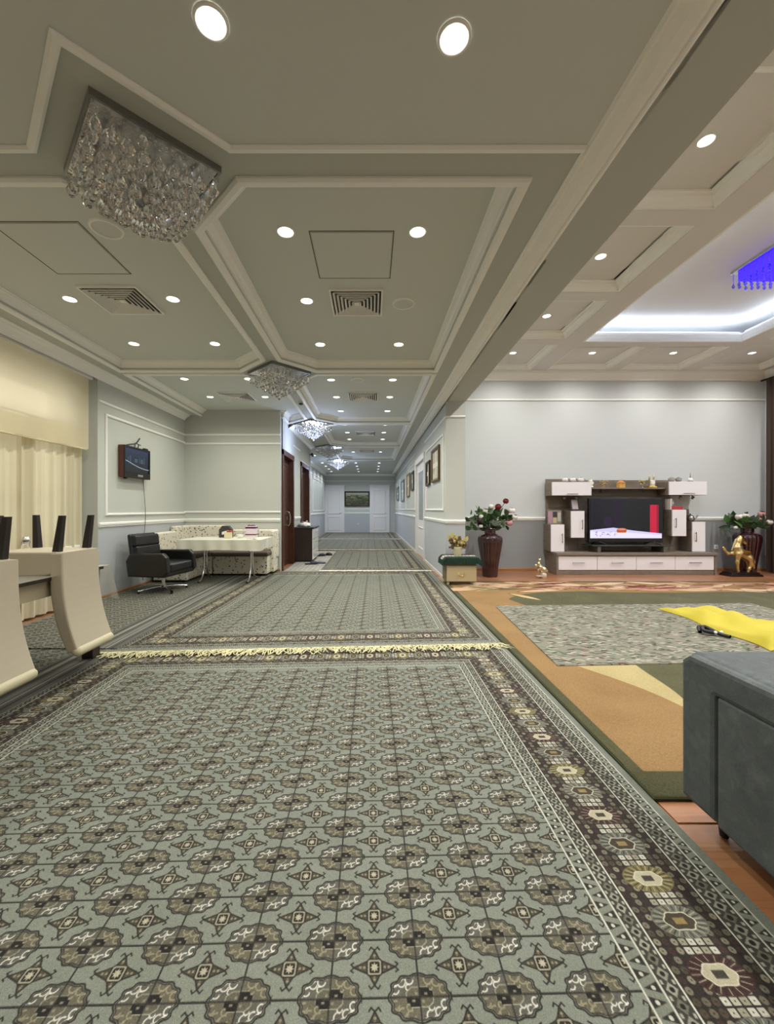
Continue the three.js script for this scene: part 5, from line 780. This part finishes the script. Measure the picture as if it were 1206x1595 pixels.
// ------------------------------------------------------------------ vases and bouquets
const maroonGlaze = M(0x2e0a13, 0.16, { clearcoat: 1, clearcoatRoughness: 0.08 });
function ribbedVase(parent, H, profile) {
  const nT = 128, nY = 40, pos = [], idx = []; const c = new THREE.SplineCurve(profile.map((p) => new THREE.Vector2(p[0], p[1])));
  for (let j = 0; j <= nY; j++) { const q = c.getPoint(j / nY); for (let i = 0; i < nT; i++) { const t = i / nT * 6.28318, rib = q.y < H * 0.87 ? 1 + 0.035 * (Math.abs(Math.cos(t * 9)) * 2 - 1) * Math.min(1, (H * 0.87 - q.y) / 0.06) : 1; pos.push(Math.cos(t) * q.x * rib, q.y, Math.sin(t) * q.x * rib); } }
  for (let j = 0; j < nY; j++) for (let i = 0; i < nT; i++) { const a = j * nT + i, b = j * nT + (i + 1) % nT; idx.push(a, a + nT, b, b, a + nT, b + nT); }
  const g = new THREE.BufferGeometry(); g.setAttribute('position', new THREE.Float32BufferAttribute(pos, 3)); g.setIndex(idx); g.computeVertexNormals(); mesh('body', g, maroonGlaze, parent);
  const q = profile[profile.length - 1]; mesh('rim', move(new THREE.TorusGeometry(q[0], 0.012, 8, 40), 0, q[1], 0, 0, Math.PI / 2), maroonGlaze, parent);
  mesh('foot', cyl(profile[0][0] * 1.02, profile[0][0], 0, 0.02, 0, 0, 40), maroonGlaze, parent);
}
const vaseProfile = [[0.125, 0.01], [0.128, 0.05], [0.135, 0.15], [0.155, 0.3], [0.185, 0.48], [0.205, 0.62], [0.2, 0.7], [0.16, 0.745], [0.105, 0.765], [0.098, 0.79], [0.1, 0.85]];
const leafG = (() => { const g = new THREE.PlaneGeometry(1, 1, 4, 6), p = g.attributes.position; for (let i = 0; i < p.count; i++) { const v = p.getY(i) + 0.5, u = p.getX(i) * 2; const w = Math.sin(Math.PI * Math.pow(v, 0.75)) * 0.3; p.setXYZ(i, u * w, v, -0.22 * v * v + 0.12 * u * u * w * 2); } g.computeVertexNormals(); return g; })();
const leafMats = [0x2c4a24, 0x3d6a2c, 0x24381f, 0x55803a, 0x3a4a2a].map((c) => M(c, 0.55, { side: THREE.DoubleSide, transmission: 0.12 }));
function roseGeo(r) { const gs = []; for (let k = 0; k < 3; k++) for (let i = 0; i < 5; i++) { const g = new THREE.SphereGeometry(r * (0.45 + 0.28 * k), 6, 5, 0, 2.0, 0.5 + 0.1 * k, 1.5); g.rotateY(i * 1.2566 + k * 0.6); g.translate(0, r * 0.1 * (2 - k), 0); gs.push(g); } gs.push(new THREE.SphereGeometry(r * 0.35, 8, 6).translate(0, r * 0.15, 0)); return join(gs); }
const roseG = roseGeo(0.06);
function bouquet(label, at, blooms, spread, nLeaves, s0) {
  const k = seed; seed = s0; const o = thing('flower_bouquet', label, 'bouquet', at); const stemM = M(0x33452a, 0.7), stems = [];
  for (const [x, y, z, col, r] of blooms) { stems.push(tube([[0, -0.1, 0], [x * 0.35, y * 0.45, z * 0.35], [x, y, z]], 0.006, 5, 10)); const b = mesh('blossom', roseG, col, o); b.position.set(x, y, z); b.scale.setScalar(r / 0.06); b.rotation.set(rr(-0.3, 0.6), rr(0, 6), rr(-0.4, 0.4)); }
  for (let i = 0; i < nLeaves; i++) { const a = rr(0, 6.283), q = Math.sqrt(rnd()), x = Math.cos(a) * spread[0] * q, z = Math.sin(a) * spread[2] * q, y = rr(-0.02, spread[1]) * (1 - 0.35 * q); const L = rr(0.1, 0.2); const l = mesh('leaf', leafG, leafMats[i % 5], o); l.position.set(x * 0.8, y, z * 0.8); l.scale.set(L, L, L); l.rotation.set(rr(-0.9, 0.9), rr(0, 6.28), -Math.sign(x) * rr(0.3, 1.5)); if (i % 3 === 0) stems.push(tube([[0, -0.08, 0], [x * 0.4, y * 0.6, z * 0.4], [x * 0.8, y, z * 0.8]], 0.005, 5, 8)); }
  mesh('stems', stems, stemM, o).userData.kind = 'stuff'; seed = k; return o;
}
const red = M(0x6a0d18, 0.6, { side: THREE.DoubleSide }), white = M(0xdcd8d2, 0.6, { side: THREE.DoubleSide }), pink = M(0xb98a88, 0.6, { side: THREE.DoubleSide }), darkRed = M(0x3c1418, 0.6, { side: THREE.DoubleSide });
{
  const v = thing('tall_vase', 'tall ribbed maroon floor vase beside the cloth-covered cabinet', 'vase', [2.11, 0.006, -7.28]); ribbedVase(v, 0.85, vaseProfile);
  bouquet('flower bouquet with two dark red roses in the vase by the pier', [2.11, 0.84, -7.28], [[0.27, 0.5, 0.03, red, 0.05], [0.12, 0.4, 0.08, red, 0.055], [-0.1, 0.32, 0.1, white, 0.055], [0.02, 0.4, 0.0, white, 0.05], [0.38, 0.33, 0.02, white, 0.06], [0.42, 0.22, 0.06, white, 0.05], [0.3, 0.12, 0.12, pink, 0.06], [-0.18, 0.22, 0.1, white, 0.045], [-0.2, 0.15, 0.12, darkRed, 0.06], [-0.2, 0.06, 0.14, white, 0.035]], [0.46, 0.4, 0.3], 74, 4242);
  const v2 = dup(v, 'tall ribbed maroon floor vase by the dark curtain behind the horse statue', [6.98, 0.006, -7.62]);
  bouquet('bouquet of pale blossoms and bright green leaves in the vase by the dark curtain', [6.98, 0.84, -7.62], [[-0.24, 0.22, 0.1, white, 0.06], [-0.12, 0.24, 0.1, white, 0.05], [0.22, 0.27, 0.05, pink, 0.06], [0.16, 0.17, 0.1, pink, 0.05], [0.34, 0.12, 0.08, white, 0.05], [-0.3, 0.02, 0.1, white, 0.035]], [0.42, 0.24, 0.26], 60, 999);
}
// ------------------------------------------------------------------ little cabinet with cloth and dried plant
{
  const o = thing('drawer_cabinet', 'small beige drawer cabinet standing at the pier foot', 'cabinet', [1.4, 0.022, -6.52]);
  mesh('body', [rbox(-0.235, 0.235, 0.05, 0.43, -0.18, 0.16, 0.004), rbox(-0.15, 0.15, 0.012, 0.05, -0.14, 0.12, 0.003)], M(0x6d6248, 0.6), o);
  mesh('top', rbox(-0.25, 0.25, 0.40, 0.44, -0.18, 0.18, 0.005), M(0xc9bfa4, 0.5), o);
  const d = mesh('drawer', rbox(-0.23, 0.23, 0.06, 0.285, 0.16, 0.178, 0.004), M(0xb5a582, 0.55), o); mesh('handle', tube([[-0.045, 0.2, 0.178], [-0.045, 0.165, 0.195], [0.045, 0.165, 0.195], [0.045, 0.2, 0.178]], 0.005, 6), gold, d);
  mesh('cornice', rbox(-0.23, 0.23, 0.29, 0.3, 0.16, 0.18, 0.002), M(0xc9bfa4, 0.5), o);
  for (const x of [-0.2, 0.2]) for (const z of [-0.14, 0.13]) mesh('foot', cyl(0.02, 0.024, 0.006, 0.055, x, z, 10), M(0xc9bfa4, 0.5), o);
  const tex = canvasTex(512, 256, (c, w, h) => { c.fillStyle = '#0f1512'; c.fillRect(0, 0, w, h); c.fillStyle = '#cfc8b6'; c.fillRect(0, 120, w, 80); c.fillStyle = '#171a16'; for (let i = 0; i < 12; i++) { c.beginPath(); c.ellipse(22 + i * 43, 160, 16, 26, 0, 0, 7); c.fill(); } c.fillStyle = '#cfc8b6'; for (let i = 0; i < 12; i++) { c.beginPath(); c.ellipse(22 + i * 43, 160, 6, 10, 0, 0, 7); c.fill(); } c.fillStyle = '#0d241a'; c.fillRect(0, 206, w, 50); speckle(c, w, h, 16); });
  const cl = thing('fringed_cloth', 'black and cream cloth with dark green fringe on the small cabinet', 'cloth', [1.4, 0.462, -6.52]);
  const cg = new THREE.PlaneGeometry(0.66, 0.44, 20, 16); cg.rotateX(-Math.PI / 2); const p = cg.attributes.position; for (let i = 0; i < p.count; i++) { const x = p.getX(i), z = p.getZ(i); const ex = Math.max(0, Math.abs(x) - 0.25), ez = Math.max(0, z - 0.18), eb = Math.max(0, -z - 0.18); p.setXYZ(i, Math.sign(x) * (Math.min(Math.abs(x), 0.25) + ex * 0.55), 0.005 - ex * 0.6 - ez * 0.35 - eb * 0.2 + 0.004 * Math.sin(x * 40) * (ex + ez) * 8, z); } cg.computeVertexNormals();
  mesh('fabric', cg, M(0xffffff, 0.85, { map: tex, side: THREE.DoubleSide }), cl);
  const fr = []; for (let i = 0; i < 230; i++) { const t = i / 229, x = -0.29 + 0.58 * t, ex = Math.max(0, Math.abs(x) - 0.25), y = -0.01 - ex * 1.0; fr.push(bar([x, y, 0.222], [x + rr(-0.006, 0.006), y - rr(0.075, 0.1), 0.228 + rr(-0.006, 0.008)], 0.0024, 4)); } for (const s of [-1, 1]) for (let i = 0; i < 110; i++) { const z = -0.2 + 0.42 * i / 109; fr.push(bar([s * 0.294, -0.045, z], [s * 0.3, -0.13, z + rr(-0.005, 0.005)], 0.0024, 4)); }
  mesh('fringe', fr, M(0x10382a, 0.8), cl).userData.kind = 'stuff';
  const pt = thing('dried_plant', 'dried brown plant in a white pot on the cloth-covered cabinet', 'potted plant', [1.37, 0.468, -6.5]);
  mesh('pot', lathe([[0, 0], [0.055, 0], [0.075, 0.12], [0.08, 0.14], [0.072, 0.14], [0.05, 0.02], [0, 0.02]], 24), M(0xcdc7a8, 0.5), pt);
  const twigs = [], tufts = [], tm = M(0x5c4630, 0.9); for (let i = 0; i < 60; i++) { const a = rr(0, 6.28), q = rr(0.04, 0.15), x = Math.cos(a) * q, z = Math.sin(a) * q * 0.8, y = rr(0.17, 0.32) - q * 0.35; twigs.push(tube([[x * 0.2, 0.12, z * 0.2], [x * 0.6, y * 0.8, z * 0.6], [x, y, z]], 0.003, 4, 6)); const g = new THREE.IcosahedronGeometry(rr(0.014, 0.03), 0); g.scale(1, rr(0.8, 1.6), 1); g.translate(x, y, z); tufts.push(g); }
  mesh('twigs', twigs, M(0x8a7a4a, 0.9), pt).userData.kind = 'stuff'; mesh('dried_blossoms', tufts.slice(0, 38), tm, pt).userData.kind = 'stuff'; mesh('dried_leaves', tufts.slice(38).concat([[-0.12, 0.3, 0.0, 0.3], [-0.08, 0.33, 0.02, 0.1], [-0.05, 0.3, 0.05, -0.4], [0.12, 0.28, 0, -0.5]].map(([x, y, z, r]) => { const g = leafG.clone(); g.scale(0.1, 0.1, 0.1); g.rotateZ(r); g.translate(x, y - 0.06, z); return g; })), M(0xa89a5c, 0.85, { side: THREE.DoubleSide }), pt).userData.kind = 'stuff';
}
// ------------------------------------------------------------------ gilded animal statues
{
  const o = thing('horse_statue', 'gilded horse statue with raised foreleg on a dark plinth', 'statue', [6.62, 0.006, -7.36]);
  mesh('plinth', [extrudeZ([[-0.28, 0], [0.3, 0], [0.27, 0.035], [-0.25, 0.035]], -0.13, 0.13, 0.006), extrudeZ([[-0.25, 0.035], [0.26, 0.035], [0.24, 0.065], [-0.23, 0.065]], -0.11, 0.11, 0.006)], M(0x1a0f0c, 0.3), o);
  const y = 0.065;
  blob([[0.1, 0.34, 0, 0.07, -0.03, 0.42, 0, 0.085], [-0.03, 0.42, 0, 0.085, -0.06, 0.5, 0, 0.065], [-0.06, 0.5, 0, 0.062, -0.03, 0.62, 0.0, 0.042], [-0.03, 0.62, 0, 0.042, -0.01, 0.66, 0, 0.038], [-0.01, 0.66, 0, 0.038, 0.085, 0.58, 0.012, 0.022], [-0.005, 0.69, 0.015, 0.01, -0.005, 0.72, 0.015, 0.004], [-0.005, 0.69, -0.015, 0.01, -0.005, 0.72, -0.015, 0.004],
    [0.13, 0.32, 0.035, 0.062, 0.16, 0.22, 0.04, 0.036], [0.16, 0.22, 0.04, 0.034, 0.12, 0.13, 0.04, 0.022], [0.12, 0.13, 0.04, 0.02, 0.1, y + 0.01, 0.04, 0.02], [0.13, 0.32, -0.035, 0.062, 0.2, 0.21, -0.04, 0.034], [0.2, 0.21, -0.04, 0.032, 0.18, 0.12, -0.04, 0.02], [0.18, 0.12, -0.04, 0.02, 0.17, y + 0.01, -0.04, 0.02],
    [-0.07, 0.38, 0.04, 0.045, -0.09, 0.25, 0.04, 0.028], [-0.09, 0.25, 0.04, 0.026, -0.075, y + 0.01, 0.04, 0.02], [-0.08, 0.4, -0.035, 0.042, -0.19, 0.39, -0.04, 0.026], [-0.19, 0.39, -0.04, 0.024, -0.25, 0.46, -0.04, 0.018], [-0.25, 0.46, -0.04, 0.018, -0.27, 0.5, -0.04, 0.02], [0.17, 0.36, 0, 0.03, 0.235, 0.26, 0, 0.026], [0.235, 0.26, 0, 0.026, 0.24, 0.14, 0, 0.016]], 72, 0.02, 0.035, M(0xd2b97e, 0.26, { metalness: 0.85 }), 'body', o);
  mesh('mane', Array.from({ length: 12 }, (_, i) => { const t = i / 11; return tube([[-0.09 + 0.05 * t, 0.52 + 0.15 * t, 0.0], [-0.14 + 0.05 * t, 0.5 + 0.15 * t, 0.0], [-0.155 + 0.05 * t, 0.46 + 0.14 * t, 0.0]], 0.01, 5, 6); }), silverGold, o);
  mesh('saddle', [rbox(-0.02, 0.12, 0.395, 0.45, -0.09, 0.09, 0.02, 3)], M(0xa8742a, 0.35, { metalness: 0.8 }), o);
  mesh('collar', move(new THREE.TorusGeometry(0.07, 0.018, 8, 20), -0.055, 0.5, 0, 0, 1.3), silverGold, o);
}
{
  const o = thing('deer_figurine', 'small gilded long-necked animal figurine on a white base beside the wall unit', 'figurine', [2.93, 0.006, -7.1]);
  mesh('base', [lathe([[0, 0], [0.05, 0], [0.052, 0.06], [0.04, 0.1], [0, 0.1]], 20).translate(0.055, 0, 0), rbox(-0.07, 0.06, 0.03, 0.05, -0.04, 0.04, 0.008)], M(0xcdbfa8, 0.35), o);
  blob([[0.06, 0.15, 0, 0.042, -0.01, 0.2, 0, 0.036], [-0.01, 0.2, 0, 0.034, -0.03, 0.25, 0, 0.024], [-0.03, 0.25, 0, 0.022, -0.02, 0.32, 0, 0.015], [-0.02, 0.32, 0, 0.02, -0.005, 0.33, 0.01, 0.014], [0.06, 0.15, 0.02, 0.04, 0.09, 0.13, 0.02, 0.03], [-0.01, 0.19, 0.02, 0.022, -0.05, 0.14, 0.02, 0.012], [-0.05, 0.14, 0.02, 0.012, -0.05, 0.05, 0.02, 0.01], [-0.01, 0.2, -0.02, 0.022, -0.075, 0.22, -0.02, 0.018], [-0.075, 0.22, -0.02, 0.016, -0.08, 0.17, -0.02, 0.014], [-0.01, 0.19, 0.0, 0.02, 0.01, 0.1, 0.02, 0.013], [0.01, 0.1, 0.02, 0.013, 0.015, 0.05, 0.02, 0.012]], 56, 0.015, 0.02, silverGold, 'body', o);
}
// ------------------------------------------------------------------ pictures
function picture(label, Z0, Z1, y0, y1, frameC, paint, xw = WR, th = 0.035) {
  const o = thing('framed_picture', label, 'picture', [xw, (y0 + y1) / 2, -(Z0 + Z1) / 2]); const h = (y1 - y0) / 2, w = (Z1 - Z0) / 2;
  mesh('frame', sweep([[0, 0], [0, th], [0.015, th + 0.008], [0.05, th - 0.008], [0.06, th - 0.015], [0.06, 0]].map(([a, b]) => [-a, b]), [[0, -h, -w], [0, -h, w], [0, h, w], [0, h, -w]].map((p) => p), [-1, 0, 0], true), M(frameC, 0.4, { metalness: 0.3 }), o);
  const t = canvasTex(128, 128, (c, ww, hh) => { c.fillStyle = paint[0]; c.fillRect(0, 0, ww, hh); for (let i = 0; i < 26; i++) { c.globalAlpha = 0.6; c.fillStyle = paint[1 + i % (paint.length - 1)]; c.beginPath(); c.ellipse(rnd() * ww, rnd() * hh, rr(6, 22), rr(4, 14), rr(0, 3), 0, 7); c.fill(); } c.globalAlpha = 1; c.strokeStyle = '#d9d2bc'; c.lineWidth = 8; c.strokeRect(4, 4, ww - 8, hh - 8); speckle(c, ww, hh, 14); });
  mesh('print', metreUV(box(-0.012, -0.004, -h + 0.05, h - 0.05, -w + 0.05, w - 0.05), 1.4), M(0xffffff, 0.5, { map: t }), o); return o;
}
picture('gold-framed picture nearest the pier on the right corridor wall', 7.35, 8.22, 1.72, 2.36, 0x5d4a28, ['#b4ac92', '#8f8768', '#cfc8ac']);
picture('narrow dark-framed picture beside the white glass door', 8.52, 9.05, 1.7, 2.22, 0x3a2c1a, ['#4a3c2c', '#6b5a40', '#2c241a']);
picture('dark-framed picture just beyond the white glass door', 11.75, 12.45, 1.75, 2.3, 0x3c4038, ['#9aa49a', '#6d7a70', '#c4c8bc']);
picture('tall gold-framed picture on the right corridor wall', 12.95, 13.95, 1.6, 2.35, 0x8a7440, ['#a9b0a4', '#7d8a78', '#cbd0c0']);
picture('pale-framed picture third from the corridor end on the right wall', 15.1, 16.6, 1.5, 2.3, 0x7c8580, ['#aab2b0', '#8c9896', '#c6cccc']);
picture('small picture nearest the corridor end on the right wall', 18.0, 19.4, 1.6, 2.2, 0x6b7072, ['#8c96a0', '#6c7884', '#b0b8c0']);
{
  const o = thing('landscape_painting', 'dark framed landscape painting on the corridor end wall', 'painting', [-0.7, 1.72, -END]); const w = 0.64, h = 0.38;
  mesh('frame', sweep([[0, 0], [0, 0.05], [0.03, 0.06], [0.07, 0.035], [0.08, 0.0]].map(([a, b]) => [-a, b]), [[-w, -h, 0], [w, -h, 0], [w, h, 0], [-w, h, 0]], [0, 0, 1], true), M(0x2c1d14, 0.4), o);
  const t = canvasTex(512, 320, (c, ww, hh) => { const g = c.createLinearGradient(0, 0, 0, hh); g.addColorStop(0, '#a9b0a0'); g.addColorStop(0.35, '#7d8468'); g.addColorStop(1, '#3a3a22'); c.fillStyle = g; c.fillRect(0, 0, ww, hh); for (let i = 0; i < 160; i++) { const y = rr(0.2, 1); c.fillStyle = ['#2c381e', '#3e4a26', '#5a5f34', '#1f2818', '#6f6b42'][i % 5]; c.globalAlpha = 0.7; c.beginPath(); c.ellipse(rnd() * ww, y * hh, rr(10, 50), rr(5, 20), 0, 0, 7); c.fill(); } c.globalAlpha = 1; speckle(c, ww, hh, 16); });
  const pg = new THREE.BoxGeometry(2 * w - 0.14, 2 * h - 0.14, 0.012); pg.translate(0, 0, 0.02); mesh('canvas', pg, M(0xffffff, 0.5, { map: t }), o);
}
// ------------------------------------------------------------------ shoe cabinet, bags, shoes, sockets
{
  const o = thing('shoe_cabinet', 'dark brown shoe cabinet with white drawer fronts before the brown doors', 'cabinet', [CORR, 0.02, -9.19]);
  mesh('body', metreUV(rbox(0.005, 0.405, 0.03, 0.74, -0.9, 0, 0.004), 1.5, true), wenge, o); mesh('top', metreUV(rbox(0.005, 0.44, 0.74, 0.775, -0.92, 0.015, 0.006), 1.5), M(0x2a2a30, 0.4), o); mesh('plinth', box(0.02, 0.38, 0, 0.03, -0.88, -0.02), black, o);
  for (let i = 0; i < 3; i++) { const d = mesh('drawer', rbox(0.405, 0.425, 0.05 + i * 0.23, 0.27 + i * 0.23, -0.89, -0.01, 0.004), glossWhite, o); mesh('handle', bar([0.44, 0.2 + i * 0.23, -0.35], [0.44, 0.2 + i * 0.23, -0.55], 0.007), chrome, d); }
  const bag = (label, x, z, s, col) => { const g = new THREE.SphereGeometry(0.1, 20, 14), p = g.attributes.position; for (let i = 0; i < p.count; i++) { const x0 = p.getX(i), y0 = p.getY(i), z0 = p.getZ(i), n = 1 + 0.14 * Math.sin(x0 * 70 + z0 * 40) * Math.sin(y0 * 60 + x0 * 30); p.setXYZ(i, x0 * n, Math.max(-0.035, y0 * 0.6 * n), z0 * n * 1.2); } g.scale(s, s, s); g.translate(0, 0.035 * s, 0); g.computeVertexNormals(); const b = thing('plastic_bag', label, 'bag', [x, 0.796, z]); mesh('bag', g, col, b); mesh('knot', tube([[0, 0.08 * s, 0], [0.02, 0.12 * s, 0.01], [0.05, 0.11 * s, 0.02]], 0.01, 6), col, b); };
  bag('crumpled white bag lying on the shoe cabinet', CORR + 0.23, -9.4, 1.1, M(0xd6d2cc, 0.5)); bag('small greyish bag at the wall side of the shoe cabinet', CORR + 0.1, -9.62, 0.9, M(0x9a9a90, 0.5));
}
{
  const shoe = (label, x, Z, turn, col, sole) => {
    const o = thing('slipper', label, 'shoe', [x, 0.02, -Z], turn);
    const s = new THREE.Shape(); s.moveTo(-0.13, 0); s.bezierCurveTo(-0.13, 0.045, -0.05, 0.03, 0.0, 0.035); s.bezierCurveTo(0.08, 0.055, 0.14, 0.05, 0.145, 0); s.bezierCurveTo(0.14, -0.05, 0.08, -0.05, 0, -0.035); s.bezierCurveTo(-0.05, -0.03, -0.13, -0.045, -0.13, 0);
    const g = new THREE.ExtrudeGeometry(s, { depth: 0.018, bevelEnabled: true, bevelSize: 0.004, bevelThickness: 0.004, bevelSegments: 2 }); g.rotateX(-Math.PI / 2); g.translate(0, 0.004, 0); mesh('sole', g, sole, o);
    const u = new THREE.SphereGeometry(1, 16, 10, 0, 6.2832, 0, 1.57); u.scale(0.085, 0.05, 0.05); u.translate(0.055, 0.024, 0); mesh('upper', u, col, o);
  };
  const navy = M(0x23263f, 0.6), dk = M(0x17181a, 0.6), pale = M(0x8a8a94, 0.6);
  shoe('dark blue slipper nearest the fringe by the shoe cabinet', -1.28, 8.78, 0.3, navy, dk); shoe('grey-toed slipper beside the dark blue one', -1.13, 8.95, -0.2, pale, navy);
  shoe('black shoe farther from the fringe, left of its pair', -1.28, 10.3, 0.5, dk, black); shoe('black shoe farther from the fringe, right of its pair', -1.13, 10.5, -0.1, dk, black);
}
function socket(label, x, y, z, ry) { const o = thing('power_socket', label, 'socket', [x, y, z], ry); mesh('plate', rbox(-0.04, 0.04, -0.04, 0.04, 0, 0.012, 0.006), whitePlastic, o); mesh('insert', cyl(0.022, 0.022, 0, 0.004, 0, 0, 18).rotateX(Math.PI / 2).translate(0, 0, 0.012), M(0xc4c0b8, 0.5), o); for (const s of [-1, 1]) mesh('hole', cyl(0.004, 0.004, 0, 0.003, 0, 0, 8).rotateX(Math.PI / 2).translate(s * 0.009, 0, 0.0155), black, o); }
socket('white wall socket right of the wall unit', 6.67, 0.47, -TVW + 0.004, 0); socket('white wall socket below the landscape painting', -0.65, 0.45, -END + 0.004, 0);
{ const o = thing('security_camera', 'small dark camera high on the corridor wall above the doors', 'camera', [CORR, 2.72, -11.5]); mesh('bracket', bar([0, 0, 0], [0.06, 0, 0], 0.012), black, o); mesh('housing', cyl(0.035, 0.03, -0.06, 0.06, 0, 0, 14).rotateX(1.3).translate(0.08, 0, 0), M(0x2a2c2c, 0.4), o); }

{ const o = thing('dome_sensor', 'small grey dome sensor on the ceiling band behind the second chandelier', 'sensor', [-1.17, SOFFIT, -6.86]); mesh('base', lathe([[0, 0], [0.05, 0], [0.05, -0.015], [0, -0.015]], 20), trimWhite, o); mesh('dome', lathe([[0.038, -0.015], [0.03, -0.038], [0, -0.048]], 20), M(0x3c3c3a, 0.2), o); }
// ------------------------------------------------------------------ shadows on, draw
scene.traverse((o) => { if (o.isMesh) { o.castShadow = true; o.receiveShadow = true; } if ((o.isSpotLight || o.isPointLight) && o.shadow) o.castShadow = true; });
renderer.render(scene, camera);
